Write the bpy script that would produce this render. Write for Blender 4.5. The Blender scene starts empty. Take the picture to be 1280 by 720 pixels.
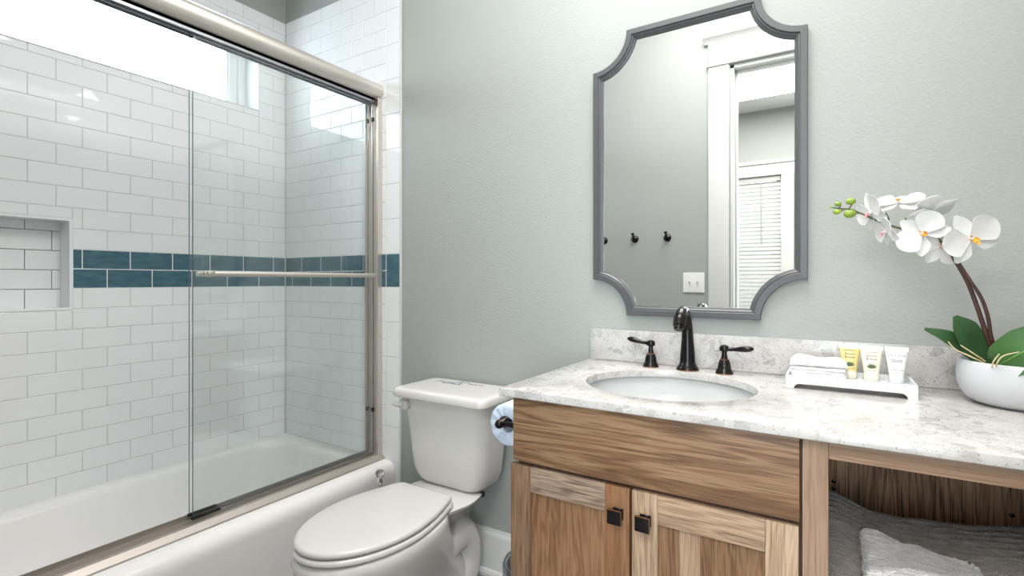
import bpy, bmesh, math, random
from mathutils import Vector, Matrix, noise
R = math.radians
sc = bpy.context.scene
COL = sc.collection
PI = math.pi

# ------------------------------------------------------------------ camera
F_PX, YAW, HORIZON = 635.73, 0.5598, 351.03
cam = bpy.data.cameras.new('camera')
cam.sensor_fit = 'HORIZONTAL'; cam.sensor_width = 36.0
cam.lens = F_PX / 1280 * 36.0
cam.shift_y = -(360 - HORIZON) / 1280
cam.clip_start = 0.02
camo = bpy.data.objects.new('camera', cam); COL.objects.link(camo)
camo.location = (0, -1.66, 1.155); camo.rotation_euler = (PI / 2, 0, YAW)
sc.camera = camo
sc.view_settings.view_transform = 'Standard'
sc.view_settings.look = 'None'
sc.view_settings.exposure = 0.56
sc.view_settings.gamma = 1.0
sc.view_settings.use_curve_mapping = False
sc.cycles.max_bounces = 14; sc.cycles.diffuse_bounces = 6; sc.cycles.glossy_bounces = 6
sc.cycles.transparent_max_bounces = 24; sc.cycles.transmission_bounces = 10
sc.cycles.sample_clamp_indirect = 6.0

# ------------------------------------------------------------------ sky and lights
W = bpy.data.worlds.new('sky'); sc.world = W; W.use_nodes = True
wn = W.node_tree.nodes; wl = W.node_tree.links
for n in list(wn): wn.remove(n)
wo = wn.new('ShaderNodeOutputWorld'); wb = wn.new('ShaderNodeBackground')
tc = wn.new('ShaderNodeTexCoord'); nz = wn.new('ShaderNodeTexNoise'); cr = wn.new('ShaderNodeValToRGB')
nz.inputs['Scale'].default_value = 2.2; nz.inputs['Detail'].default_value = 4
cr.color_ramp.elements[0].position = 0.35; cr.color_ramp.elements[0].color = (0.72, 0.87, 1.0, 1)
cr.color_ramp.elements[1].position = 0.6; cr.color_ramp.elements[1].color = (0.86, 0.94, 1.0, 1)
wl.new(tc.outputs['Generated'], nz.inputs['Vector']); wl.new(nz.outputs['Fac'], cr.inputs['Fac'])
wl.new(cr.outputs['Color'], wb.inputs['Color']); wl.new(wb.outputs['Background'], wo.inputs['Surface'])
wb.inputs['Strength'].default_value = 8.0

def area(name, loc, rot, sx, sy, power, col):
    l = bpy.data.lights.new(name, 'AREA'); l.shape = 'RECTANGLE'; l.size = sx; l.size_y = sy
    l.energy = power; l.color = col
    o = bpy.data.objects.new(name, l); COL.objects.link(o); o.location = loc; o.rotation_euler = rot
    return o
area('ceiling_lamp', (-0.35, -0.85, 2.96), (0, 0, 0), 1.3, 0.8, 35, (1.0, 0.965, 0.945))
area('vanity_fill', (-0.375, -0.22, 2.40), (R(-42), 0, 0), 0.6, 0.14, 1.6, (1.0, 0.96, 0.93))  # unseen fill light, added to brighten the front wall and tub apron
area('bedroom_fill', (-0.3, -3.0, 2.96), (0, 0, 0), 1.8, 1.8, 75, (1.0, 0.95, 0.90))  # unseen fill light, added to brighten the bedroom and spill through the doorway
pl = area('bedroom_sky_portal', (0.91, -4.62, 1.475), (R(90), 0, 0), 2.08, 2.05, 1, (1, 1, 1))
pl.data.cycles.is_portal = True
pl = area('sky_portal', (-2.64, -0.762, 2.223), (0, R(-90), 0), 0.40, 1.2, 1, (1, 1, 1))
pl.data.cycles.is_portal = True

# ------------------------------------------------------------------ material helpers
def new_mat(name):
    m = bpy.data.materials.new(name); m.use_nodes = True
    nt = m.node_tree; b = nt.nodes['Principled BSDF']
    return m, nt, b
def setp(b, **k):
    for a, v in k.items():
        b.inputs[a.replace('_', ' ')].default_value = v
def plain(name, col, rough=0.4, metal=0.0, coat=0.0, var=0.03, vscale=8.0, bump=0.0, bscale=200.0, bdist=0.002, spec=0.5, sub=0.0):
    m, nt, b = new_mat(name)
    N = nt.nodes; L = nt.links
    tc = N.new('ShaderNodeTexCoord')
    n = N.new('ShaderNodeTexNoise'); n.inputs['Scale'].default_value = vscale; n.inputs['Detail'].default_value = 5
    L.new(tc.outputs['Object'], n.inputs['Vector'])
    r = N.new('ShaderNodeValToRGB')
    r.color_ramp.elements[0].position = 0.3; r.color_ramp.elements[1].position = 0.7
    r.color_ramp.elements[0].color = tuple(c * (1 - var) for c in col) + (1,)
    r.color_ramp.elements[1].color = tuple(min(1, c * (1 + var)) for c in col) + (1,)
    L.new(n.outputs['Fac'], r.inputs['Fac']); L.new(r.outputs['Color'], b.inputs['Base Color'])
    setp(b, Roughness=rough, Metallic=metal, Coat_Weight=coat)
    b.inputs['Specular IOR Level'].default_value = spec
    if coat: b.inputs['Coat Roughness'].default_value = 0.03
    if sub:
        b.inputs['Subsurface Weight'].default_value = sub
        b.inputs['Subsurface Radius'].default_value = (0.01, 0.01, 0.01)
    if bump:
        n2 = N.new('ShaderNodeTexNoise'); n2.inputs['Scale'].default_value = bscale; n2.inputs['Detail'].default_value = 3
        L.new(tc.outputs['Object'], n2.inputs['Vector'])
        bp = N.new('ShaderNodeBump'); bp.inputs['Strength'].default_value = bump; bp.inputs['Distance'].default_value = bdist
        L.new(n2.outputs['Fac'], bp.inputs['Height']); L.new(bp.outputs['Normal'], b.inputs['Normal'])
    return m
def glassmat(name, tint, refl=1.0):
    m = bpy.data.materials.new(name); m.use_nodes = True
    nt = m.node_tree; N = nt.nodes; L = nt.links
    for n in list(N): N.remove(n)
    o = N.new('ShaderNodeOutputMaterial'); mx = N.new('ShaderNodeMixShader')
    fr = N.new('ShaderNodeFresnel')                          # same reflectance on both faces of the sheet
    ge = N.new('ShaderNodeNewGeometry'); ior = N.new('ShaderNodeMapRange')
    ior.inputs['To Min'].default_value = 1.5; ior.inputs['To Max'].default_value = 1 / 1.5
    L.new(ge.outputs['Backfacing'], ior.inputs['Value']); L.new(ior.outputs['Result'], fr.inputs['IOR'])
    tr = N.new('ShaderNodeBsdfTransparent'); tr.inputs['Color'].default_value = tint + (1,)
    gl = N.new('ShaderNodeBsdfGlossy'); gl.inputs['Roughness'].default_value = 0.0
    gl.inputs['Color'].default_value = (refl, refl, refl, 1)
    L.new(fr.outputs['Fac'], mx.inputs['Fac']); L.new(tr.outputs['BSDF'], mx.inputs[1]); L.new(gl.outputs['BSDF'], mx.inputs[2])
    L.new(mx.outputs['Shader'], o.inputs['Surface'])
    return m
def wood(name, dark, mid, light, axis, seed=0.0, rough=0.45, dens=1.0, ring=0.5, pore=0.5, mottle=1.0):
    """hickory: stretched grain along axis, growth-ring bands and dark pores"""
    m, nt, b = new_mat(name); N = nt.nodes; L = nt.links
    tc = N.new('ShaderNodeTexCoord')
    def stretched(along, across, off):
        mp = N.new('ShaderNodeMapping'); s = [across] * 3; s[axis] = along
        mp.inputs['Scale'].default_value = s; mp.inputs['Location'].default_value = (seed + off, seed * 1.7 - off, seed * 0.6 + off)
        L.new(tc.outputs['Object'], mp.inputs['Vector']); return mp
    m1 = stretched(1.3 * dens, 15 * dens, 0)
    n1 = N.new('ShaderNodeTexNoise'); n1.inputs['Scale'].default_value = 1.0; n1.inputs['Detail'].default_value = 4; n1.inputs['Distortion'].default_value = 0.5
    L.new(m1.outputs['Vector'], n1.inputs['Vector'])
    # rings: sine of the low-frequency noise gives cathedral figures
    mul = N.new('ShaderNodeMath'); mul.operation = 'MULTIPLY'; mul.inputs[1].default_value = 75.0
    sn = N.new('ShaderNodeMath'); sn.operation = 'SINE'
    L.new(n1.outputs['Fac'], mul.inputs[0]); L.new(mul.outputs[0], sn.inputs[0])
    mr = N.new('ShaderNodeMapRange'); mr.inputs['From Min'].default_value = -1; mr.inputs['From Max'].default_value = 1
    L.new(sn.outputs[0], mr.inputs['Value'])
    m2 = stretched(5 * dens, 190 * dens, 3.1)
    n2 = N.new('ShaderNodeTexNoise'); n2.inputs['Scale'].default_value = 1.0; n2.inputs['Detail'].default_value = 6
    L.new(m2.outputs['Vector'], n2.inputs['Vector'])
    mixf = N.new('ShaderNodeMix'); mixf.data_type = 'FLOAT'; mixf.inputs['Factor'].default_value = ring
    L.new(n2.outputs['Fac'], mixf.inputs[2]); L.new(mr.outputs['Result'], mixf.inputs[3])
    m3 = stretched(0.9, 5, 7.7)
    n3 = N.new('ShaderNodeTexNoise'); n3.inputs['Scale'].default_value = 1.0; n3.inputs['Detail'].default_value = 2
    L.new(m3.outputs['Vector'], n3.inputs['Vector'])
    add = N.new('ShaderNodeMix'); add.data_type = 'FLOAT'; add.inputs['Factor'].default_value = 0.42 * mottle
    L.new(mixf.outputs[0], add.inputs[2]); L.new(n3.outputs['Fac'], add.inputs[3])
    r = N.new('ShaderNodeValToRGB'); e = r.color_ramp.elements
    e[0].position = 0.26; e[0].color = dark + (1,); e[1].position = 0.72; e[1].color = light + (1,)
    c = e.new(0.48); c.color = mid + (1,)
    L.new(add.outputs[0], r.inputs['Fac'])
    m4 = stretched(11, 480, 1.3)
    n4 = N.new('ShaderNodeTexNoise'); n4.inputs['Scale'].default_value = 1.0; n4.inputs['Detail'].default_value = 2
    L.new(m4.outputs['Vector'], n4.inputs['Vector'])
    r4 = N.new('ShaderNodeValToRGB'); r4.color_ramp.elements[0].position = 0.33; r4.color_ramp.elements[1].position = 0.46
    v = 1 - pore
    r4.color_ramp.elements[0].color = (v, v * 0.94, v * 0.9, 1); r4.color_ramp.elements[1].color = (1, 1, 1, 1)
    L.new(n4.outputs['Fac'], r4.inputs['Fac'])
    mm = N.new('ShaderNodeMix'); mm.data_type = 'RGBA'; mm.blend_type = 'MULTIPLY'; mm.inputs['Factor'].default_value = 1.0
    L.new(r.outputs['Color'], mm.inputs[6]); L.new(r4.outputs['Color'], mm.inputs[7])
    L.new(mm.outputs[2], b.inputs['Base Color'])
    bp = N.new('ShaderNodeBump'); bp.inputs['Strength'].default_value = 0.25; bp.inputs['Distance'].default_value = 0.001
    L.new(n4.outputs['Fac'], bp.inputs['Height']); L.new(bp.outputs['Normal'], b.inputs['Normal'])
    setp(b, Roughness=rough); b.inputs['Specular IOR Level'].default_value = 0.4
    return m
def quartz():
    m, nt, b = new_mat('speckled_quartz'); N = nt.nodes; L = nt.links
    tc = N.new('ShaderNodeTexCoord')
    nd = N.new('ShaderNodeTexNoise'); nd.inputs['Scale'].default_value = 22; nd.inputs['Detail'].default_value = 4
    L.new(tc.outputs['Object'], nd.inputs['Vector'])
    vm = N.new('ShaderNodeVectorMath'); vm.operation = 'MULTIPLY_ADD'; vm.inputs[1].default_value = (0.05, 0.05, 0.05)
    L.new(nd.outputs['Color'], vm.inputs[0]); L.new(tc.outputs['Object'], vm.inputs[2])
    def ramp(inp, stops):
        r = N.new('ShaderNodeValToRGB'); e = r.color_ramp.elements
        e[0].position, e[0].color = stops[0][0], stops[0][1] + (1,)
        e[1].position, e[1].color = stops[-1][0], stops[-1][1] + (1,)
        for p, c in stops[1:-1]:
            q = e.new(p); q.color = c + (1,)
        L.new(inp, r.inputs['Fac']); return r.outputs['Color']
    def mult(a, c):
        x = N.new('ShaderNodeMix'); x.data_type = 'RGBA'; x.blend_type = 'MULTIPLY'; x.inputs['Factor'].default_value = 1
        L.new(a, x.inputs[6]); L.new(c, x.inputs[7]); return x.outputs[2]
    n1 = N.new('ShaderNodeTexNoise'); n1.inputs['Scale'].default_value = 16; n1.inputs['Detail'].default_value = 9; n1.inputs['Roughness'].default_value = 0.65
    L.new(tc.outputs['Object'], n1.inputs['Vector'])
    base = ramp(n1.outputs['Fac'], [(0.33, (0.45, 0.43, 0.41)), (0.5, (0.525, 0.513, 0.498)), (0.68, (0.58, 0.57, 0.56))])
    v1 = N.new('ShaderNodeTexVoronoi'); v1.inputs['Scale'].default_value = 40
    L.new(vm.outputs['Vector'], v1.inputs['Vector'])
    sp = N.new('ShaderNodeSeparateColor'); L.new(v1.outputs['Color'], sp.inputs['Color'])
    patch = ramp(sp.outputs['Red'], [(0.0, (1, 1, 1)), (0.845, (1, 1, 1)), (0.86, (0.89, 0.89, 0.895)), (1.0, (0.75, 0.755, 0.77))])
    v2 = N.new('ShaderNodeTexVoronoi'); v2.inputs['Scale'].default_value = 40; v2.feature = 'DISTANCE_TO_EDGE'
    L.new(vm.outputs['Vector'], v2.inputs['Vector'])
    vein = ramp(v2.outputs['Distance'], [(0.0, (0.64, 0.62, 0.60)), (0.03, (0.95, 0.95, 0.95)), (0.06, (1, 1, 1))])
    n5 = N.new('ShaderNodeTexNoise'); n5.inputs['Scale'].default_value = 7
    L.new(tc.outputs['Object'], n5.inputs['Vector'])
    veinm = N.new('ShaderNodeMix'); veinm.data_type = 'RGBA'
    gate = ramp(n5.outputs['Fac'], [(0.45, (1, 1, 1)), (0.6, (0, 0, 0))])
    L.new(gate, veinm.inputs['Factor']); L.new(vein, veinm.inputs[6]); veinm.inputs[7].default_value = (1, 1, 1, 1)
    v3 = N.new('ShaderNodeTexVoronoi'); v3.inputs['Scale'].default_value = 210; v3.inputs['Randomness'].default_value = 1
    L.new(vm.outputs['Vector'], v3.inputs['Vector'])
    s3 = N.new('ShaderNodeSeparateColor'); L.new(v3.outputs['Color'], s3.inputs['Color'])
    gt = N.new('ShaderNodeMath'); gt.operation = 'MULTIPLY_ADD'; gt.inputs[1].default_value = 0.75; gt.inputs[2].default_value = -0.42
    L.new(s3.outputs['Green'], gt.inputs[0])
    sub = N.new('ShaderNodeMath'); sub.operation = 'SUBTRACT'
    L.new(v3.outputs['Distance'], sub.inputs[0]); L.new(gt.outputs[0], sub.inputs[1])
    speck = ramp(sub.outputs[0], [(0.0, (0.60, 0.55, 0.50)), (0.10, (0.93, 0.92, 0.91)), (0.16, (1, 1, 1))])
    c = mult(mult(mult(base, patch), veinm.outputs[2]), speck)
    L.new(c, b.inputs['Base Color'])
    setp(b, Roughness=0.17); b.inputs['Specular IOR Level'].default_value = 0.5
    return m
def marble():
    m, nt, b = new_mat('white_marble'); N = nt.nodes; L = nt.links
    tc = N.new('ShaderNodeTexCoord'); n = N.new('ShaderNodeTexNoise')
    n.inputs['Scale'].default_value = 14; n.inputs['Detail'].default_value = 7; n.inputs['Distortion'].default_value = 1.6
    L.new(tc.outputs['Object'], n.inputs['Vector'])
    r = N.new('ShaderNodeValToRGB'); e = r.color_ramp.elements
    e[0].position = 0.44; e[0].color = (0.72, 0.73, 0.745, 1); e[1].position = 0.56; e[1].color = (0.72, 0.73, 0.745, 1)
    q = e.new(0.5); q.color = (0.56, 0.57, 0.59, 1)
    L.new(n.outputs['Fac'], r.inputs['Fac']); L.new(r.outputs['Color'], b.inputs['Base Color']); setp(b, Roughness=0.15)
    return m
def tealmat():
    m, nt, b = new_mat('teal_glazed_tile'); N = nt.nodes; L = nt.links
    tc = N.new('ShaderNodeTexCoord'); mp = N.new('ShaderNodeMapping'); mp.inputs['Scale'].default_value = (10, 10, 42)
    n = N.new('ShaderNodeTexNoise'); n.inputs['Scale'].default_value = 1.5; n.inputs['Detail'].default_value = 8; n.inputs['Distortion'].default_value = 0.5
    L.new(tc.outputs['Object'], mp.inputs['Vector']); L.new(mp.outputs['Vector'], n.inputs['Vector'])
    r = N.new('ShaderNodeValToRGB'); e = r.color_ramp.elements
    e[0].position = 0.3; e[0].color = (0.040, 0.105, 0.140, 1); e[1].position = 0.8; e[1].color = (0.085, 0.180, 0.225, 1)
    L.new(n.outputs['Fac'], r.inputs['Fac']); L.new(r.outputs['Color'], b.inputs['Base Color']); setp(b, Roughness=0.14)
    return m
def terry(name, col, bump=0.8, scale=420, dist=0.006):
    m, nt, b = new_mat(name); N = nt.nodes; L = nt.links
    tc = N.new('ShaderNodeTexCoord')
    n = N.new('ShaderNodeTexNoise'); n.inputs['Scale'].default_value = scale; n.inputs['Detail'].default_value = 4
    L.new(tc.outputs['Object'], n.inputs['Vector'])
    mp = N.new('ShaderNodeMapping'); mp.inputs['Rotation'].default_value = (0.3, 0.2, 0.7); mp.inputs['Scale'].default_value = (0.25, 1.2, 1.0)
    L.new(tc.outputs['Object'], mp.inputs['Vector'])
    n2 = N.new('ShaderNodeTexNoise'); n2.inputs['Scale'].default_value = scale * 0.5; n2.inputs['Detail'].default_value = 5
    L.new(mp.outputs['Vector'], n2.inputs['Vector'])
    ad = N.new('ShaderNodeMath'); ad.operation = 'ADD'
    L.new(n.outputs['Fac'], ad.inputs[0]); L.new(n2.outputs['Fac'], ad.inputs[1])
    r = N.new('ShaderNodeValToRGB'); r.color_ramp.elements[0].position = 0.35; r.color_ramp.elements[1].position = 0.65
    r.color_ramp.elements[0].color = tuple(c * 0.72 for c in col) + (1,); r.color_ramp.elements[1].color = tuple(min(1, c * 1.08) for c in col) + (1,)
    L.new(n2.outputs['Fac'], r.inputs['Fac']); L.new(r.outputs['Color'], b.inputs['Base Color'])
    bp = N.new('ShaderNodeBump'); bp.inputs['Strength'].default_value = bump; bp.inputs['Distance'].default_value = dist
    L.new(ad.outputs[0], bp.inputs['Height']); L.new(bp.outputs['Normal'], b.inputs['Normal'])
    setp(b, Roughness=0.95); b.inputs['Sheen Weight'].default_value = 0.35; b.inputs['Specular IOR Level'].default_value = 0.1
    return m

M = {}
M['paint'] = plain('sage_wall_paint', (0.372, 0.390, 0.372), 0.55, var=0.012, vscale=2, bump=0.55, bscale=120, bdist=0.002, spec=0.35)
M['ceil'] = plain('white_ceiling_paint', (0.66, 0.66, 0.65), 0.7, var=0.01, bump=0.2, bscale=120)
M['trim'] = plain('white_trim_paint', (0.66, 0.66, 0.648), 0.3, var=0.01)
M['tile'] = plain('white_glazed_tile', (0.83, 0.845, 0.86), 0.04, var=0.02, vscale=3, bump=0.004, bscale=9, bdist=0.004)
M['grout'] = plain('pale_grout', (0.55, 0.555, 0.565), 0.8, var=0.05, vscale=60)
M['wgrout'] = plain('white_grout', (0.78, 0.79, 0.79), 0.8, var=0.04, vscale=60)
M['teal'] = tealmat()
M['acrylic'] = plain('white_tub_enamel', (0.87, 0.86, 0.85), 0.12, var=0.01, spec=0.5)
M['porcelain'] = plain('warm_white_porcelain', (0.69, 0.672, 0.65), 0.10, var=0.012, spec=0.5)
M['seat'] = plain('white_seat_plastic', (0.66, 0.645, 0.632), 0.16, var=0.01)
M['vinyl'] = plain('white_vinyl', (0.80, 0.83, 0.85), 0.3, var=0.01)
M['nickel'] = plain('satin_nickel', (0.72, 0.68, 0.63), 0.44, metal=0.9, var=0.01, vscale=4)
M['glassedge'] = plain('dark_glass_edge', (0.10, 0.135, 0.15), 0.15, var=0.05)
M['track'] = plain('taupe_satin_metal', (0.50, 0.46, 0.42), 0.5, metal=0.8, var=0.01, vscale=4)
M['nickeldark'] = plain('dark_nickel_channel', (0.40, 0.41, 0.43), 0.35, metal=0.9, var=0.05)  # darker grey nickel of the roller channel
M['chrome'] = plain('chrome', (0.8, 0.8, 0.8), 0.06, metal=1.0, var=0.01)
M['rubber'] = plain('black_rubber', (0.012, 0.014, 0.016), 0.45, var=0.1)
M['bronze'] = plain('oil_rubbed_bronze', (0.016, 0.0145, 0.0145), 0.2, metal=0.6, var=0.25, vscale=25)
M['copper'] = plain('worn_copper_edge', (0.30, 0.13, 0.06), 0.35, metal=0.8, var=0.25, vscale=60)
M['glass'] = glassmat('greenish_shower_glass', (0.982, 0.991, 0.989))
M['pane'] = glassmat('window_glass', (0.98, 0.99, 0.99))
M['crystal'] = None
M['mirror'] = plain('silvered_mirror', (0.90, 0.915, 0.905), 0.0, metal=1.0, var=0.0)
M['mframe'] = plain('grey_painted_frame', (0.088, 0.091, 0.094), 0.36, var=0.03, vscale=30)
M['quartz'] = quartz()
M['marble'] = marble()
M['basin'] = plain('white_basin_china', (0.55, 0.56, 0.565), 0.07, var=0.008)
M['pot'] = plain('matte_white_ceramic', (0.58, 0.59, 0.615), 0.42, var=0.012)
M['soil'] = plain('dark_moss', (0.05, 0.045, 0.035), 0.9, var=0.5, vscale=120, bump=1.0, bscale=150, bdist=0.01)
M['leaf'] = plain('orchid_leaf', (0.035, 0.105, 0.022), 0.35, var=0.35, vscale=14)
M['leafdark'] = plain('orchid_leaf_dark', (0.022, 0.068, 0.020), 0.38, var=0.3, vscale=14)
M['rib'] = plain('leaf_midrib', (0.16, 0.34, 0.06), 0.4, var=0.1)
M['stem'] = plain('brown_flower_stem', (0.055, 0.022, 0.016), 0.45, var=0.35, vscale=40)
M['greenstem'] = plain('green_flower_stem', (0.085, 0.10, 0.025), 0.45, var=0.3, vscale=40)
M['bud'] = plain('green_bud', (0.24, 0.36, 0.045), 0.4, var=0.25, vscale=60)
M['petal'] = plain('white_petal', (0.77, 0.77, 0.765), 0.6, var=0.02, vscale=60, sub=0.15, bump=0.2, bscale=90, bdist=0.002)
M['lip'] = plain('orange_lip', (0.85, 0.36, 0.03), 0.5, var=0.35, vscale=160)
M['pinklip'] = plain('pink_lip', (0.72, 0.30, 0.34), 0.5, var=0.35, vscale=160)
M['root'] = plain('pale_aerial_root', (0.62, 0.52, 0.30), 0.6, var=0.2, vscale=60)
M['terrywhite'] = terry('white_terry', (0.86, 0.86, 0.855), 0.5, 500, 0.003)
M['terryhand'] = terry('pale_grey_terry', (0.86, 0.85, 0.845), 1.0, 330, 0.008)
M['terrybath'] = terry('taupe_grey_terry', (0.29, 0.252, 0.23), 1.0, 300, 0.008)
M['paper'] = plain('pale_blue_paper_wrap', (0.57, 0.65, 0.77), 0.6, var=0.10, vscale=40, bump=0.8, bscale=60, bdist=0.004)
M['tubeamber'] = plain('amber_tube_plastic', (0.72, 0.60, 0.26), 0.3, var=0.03)
M['tubecream'] = plain('cream_tube_plastic', (0.78, 0.78, 0.62), 0.3, var=0.02)
M['tubewhite'] = plain('white_tube_plastic', (0.82, 0.83, 0.83), 0.3, var=0.01)
M['capclear'] = plain('frosted_cap_plastic', (0.80, 0.79, 0.66), 0.25, var=0.02)
M['capwhite'] = plain('frosted_white_cap', (0.78, 0.79, 0.79), 0.25, var=0.02)
M['crimp'] = plain('clear_crimp_plastic', (0.78, 0.79, 0.77), 0.2, var=0.02)
M['ink'] = plain('dark_print', (0.06, 0.07, 0.075), 0.6, var=0.1)
M['inkgreen'] = plain('green_print', (0.07, 0.11, 0.045), 0.6, var=0.3, vscale=200)
M['inkblue'] = plain('slate_blue_print', (0.10, 0.13, 0.17), 0.6, var=0.2)
M['liner'] = glassmat('grey_plastic_liner', (0.62, 0.64, 0.66), 0.8)
M['bin'] = plain('grey_bin_plastic', (0.42, 0.43, 0.44), 0.4, var=0.05)
M['floor'] = wood('grey_plank_tile', (0.17, 0.16, 0.15), (0.24, 0.225, 0.21), (0.31, 0.30, 0.285), 0, 2.0, 0.5, 1.0, 0.3, 0.25)
M['carpet'] = plain('beige_floor', (0.42, 0.38, 0.33), 0.8, var=0.1, vscale=40)
M['slat'] = plain('white_blind_slat', (0.50, 0.495, 0.485), 0.4, var=0.01)
M['plug'] = plain('white_switch_plastic', (0.84, 0.84, 0.82), 0.3, var=0.01)
D_, M_, L_ = (0.105, 0.055, 0.028), (0.30, 0.17, 0.088), (0.42, 0.265, 0.15)
M['w_drawer'] = wood('hickory_drawer', (0.07, 0.032, 0.015), (0.225, 0.122, 0.062), (0.345, 0.215, 0.125), 0, 4.3, dens=0.75, ring=0.42, pore=0.5)
M['w_stile1'] = wood('hickory_brown_stile', (0.095, 0.052, 0.03), (0.185, 0.108, 0.064), (0.26, 0.163, 0.102), 2, 1.1, ring=0.25, pore=0.55)
M['w_rail1'] = wood('hickory_greyish_rail', (0.13, 0.085, 0.058), (0.31, 0.225, 0.16), (0.41, 0.31, 0.23), 0, 7.7, ring=0.3, pore=0.6)
M['w_stile2'] = wood('hickory_orange_stile', (0.12, 0.054, 0.022), (0.225, 0.108, 0.048), (0.29, 0.152, 0.075), 2, 9.2, ring=0.3, pore=0.4)
M['w_panel1'] = wood('hickory_amber_panel', (0.095, 0.042, 0.019), (0.225, 0.115, 0.055), (0.30, 0.168, 0.088), 2, 3.4, ring=0.35, pore=0.4)
M['w_stile3'] = wood('hickory_tan_stile', (0.25, 0.165, 0.105), (0.42, 0.295, 0.195), (0.52, 0.39, 0.28), 2, 5.5, ring=0.3, pore=0.4)
M['w_rail2'] = wood('hickory_tan_rail', (0.24, 0.155, 0.095), (0.42, 0.29, 0.19), (0.52, 0.385, 0.27), 0, 6.1, ring=0.3, pore=0.45)
M['w_stile4'] = wood('hickory_pale_stile', (0.28, 0.185, 0.12), (0.46, 0.325, 0.215), (0.55, 0.42, 0.30), 2, 8.8, ring=0.3, pore=0.35)
M['w_panel2'] = wood('hickory_mixed_panel', (0.09, 0.042, 0.02), (0.215, 0.115, 0.058), (0.31, 0.185, 0.105), 2, 12.3, ring=0.3, pore=0.45)
M['w_post'] = wood('pale_maple_post', (0.21, 0.125, 0.078), (0.315, 0.205, 0.138), (0.37, 0.255, 0.18), 2, 10.4, ring=0.45, pore=0.12)
M['w_toprail'] = wood('pale_pine_rail', (0.215, 0.13, 0.08), (0.33, 0.215, 0.142), (0.385, 0.265, 0.185), 0, 11.2, ring=0.5, pore=0.15)
M['w_back'] = wood('dark_oak_panel', (0.12, 0.058, 0.03), (0.42, 0.235, 0.135), (0.56, 0.35, 0.22), 2, 2.9, ring=0.4, pore=0.8)
M['w_dark'] = wood('dark_frame_wood', (0.05, 0.028, 0.016), (0.11, 0.06, 0.035), (0.16, 0.09, 0.055), 2, 0.7, ring=0.2, pore=0.3)  # dark wood of the face frame between drawer and doors
M['w_pale2'] = wood('hickory_pale_board', (0.20, 0.12, 0.07), (0.36, 0.235, 0.15), (0.45, 0.32, 0.22), 2, 15.1, ring=0.25, pore=0.35)
M['w_dark2'] = wood('hickory_dark_board', (0.07, 0.03, 0.014), (0.155, 0.078, 0.038), (0.235, 0.13, 0.068), 2, 17.4, ring=0.3, pore=0.5)
M['w_side'] = wood('hickory_side_panel', (0.15, 0.085, 0.045), (0.30, 0.175, 0.095), (0.39, 0.25, 0.15), 2, 6.6, ring=0.25, pore=0.4)
cm, nt, b = new_mat('clear_crystal'); setp(b, Roughness=0.0, Transmission_Weight=1.0, IOR=1.5); M['crystal'] = cm

# ------------------------------------------------------------------ mesh helpers
def link(name, bm, mats, parent=None, smooth=True, angle=38):
    me = bpy.data.meshes.new(name)
    bmesh.ops.recalc_face_normals(bm, faces=bm.faces[:])
    bm.to_mesh(me); bm.free()
    if not isinstance(mats, (list, tuple)): mats = [mats]
    for m in mats: me.materials.append(m)
    if smooth:
        me.shade_smooth(); me.set_sharp_from_angle(angle=R(angle))
    o = bpy.data.objects.new(name, me); COL.objects.link(o)
    if parent: o.parent = parent
    return o
def empty(name, loc=(0, 0, 0)):
    o = bpy.data.objects.new(name, None); COL.objects.link(o); o.empty_display_size = 0.05
    o.location = loc
    return o
def tag(o, label, cat, group=None, kind=None):
    o['label'] = label; o['category'] = cat
    if group: o['group'] = group
    if kind: o['kind'] = kind
    return o
def struct(o):
    o['kind'] = 'structure'; return o
def thing(name, label, cat, loc, group=None):
    o = empty(name, loc); tag(o, label, cat, group); return o
def part(name, bm, mats, parent, smooth=True, angle=38):
    """geometry is given in room coordinates; parent it without moving it"""
    o = link(name, bm, mats, None, smooth, angle)
    p = parent; off = Vector((0, 0, 0))
    while p: off += p.location; p = p.parent
    # vertices are shifted so that the part's origin is the thing's origin
    o.data.transform(Matrix.Translation(-off))
    o.parent = parent
    return o
def B(): return bmesh.new()
def box(bm, x0, x1, y0, y1, z0, z1, bev=0.0, seg=2, mi=0):
    r = bmesh.ops.create_cube(bm, size=1.0)
    for v in r['verts']:
        v.co = Vector(((x0 + x1) / 2 + v.co.x * (x1 - x0), (y0 + y1) / 2 + v.co.y * (y1 - y0), (z0 + z1) / 2 + v.co.z * (z1 - z0)))
    fs = set(f for v in r['verts'] for f in v.link_faces)
    for f in fs: f.material_index = mi
    if bev > 0:
        es = list(set(e for v in r['verts'] for e in v.link_edges))
        q = bmesh.ops.bevel(bm, geom=es, offset=bev, segments=seg, affect='EDGES', profile=0.6, clamp_overlap=True)
        for f in q['faces']: f.material_index = mi
    return r['verts']
def loft(bm, loops, cap0=True, cap1=True, closed=True, mi=0):
    rows = [[bm.verts.new(p) for p in lp] for lp in loops]
    n = len(rows[0])
    for a, c in zip(rows, rows[1:]):
        for i in range(n if closed else n - 1):
            j = (i + 1) % n
            try: bm.faces.new((a[i], a[j], c[j], c[i])).material_index = mi
            except ValueError: pass
    if cap0: bm.faces.new(rows[0][::-1]).material_index = mi
    if cap1: bm.faces.new(rows[-1]).material_index = mi
    return rows
def lathe(bm, prof, c=(0, 0, 0), seg=32, axis='z', sx=1.0, sy=1.0, mi=0, cap0=True, cap1=True):
    loops = []
    for r, z in prof:
        lp = []
        for i in range(seg):
            a = 2 * PI * i / seg
            u, v = r * math.cos(a) * sx, r * math.sin(a) * sy
            if axis == 'z': p = (u, v, z)
            elif axis == 'y': p = (u, z, v)
            else: p = (z, u, v)
            lp.append(Vector(p) + Vector(c))
        loops.append(lp)
    return loft(bm, loops, cap0, cap1, True, mi)
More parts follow.
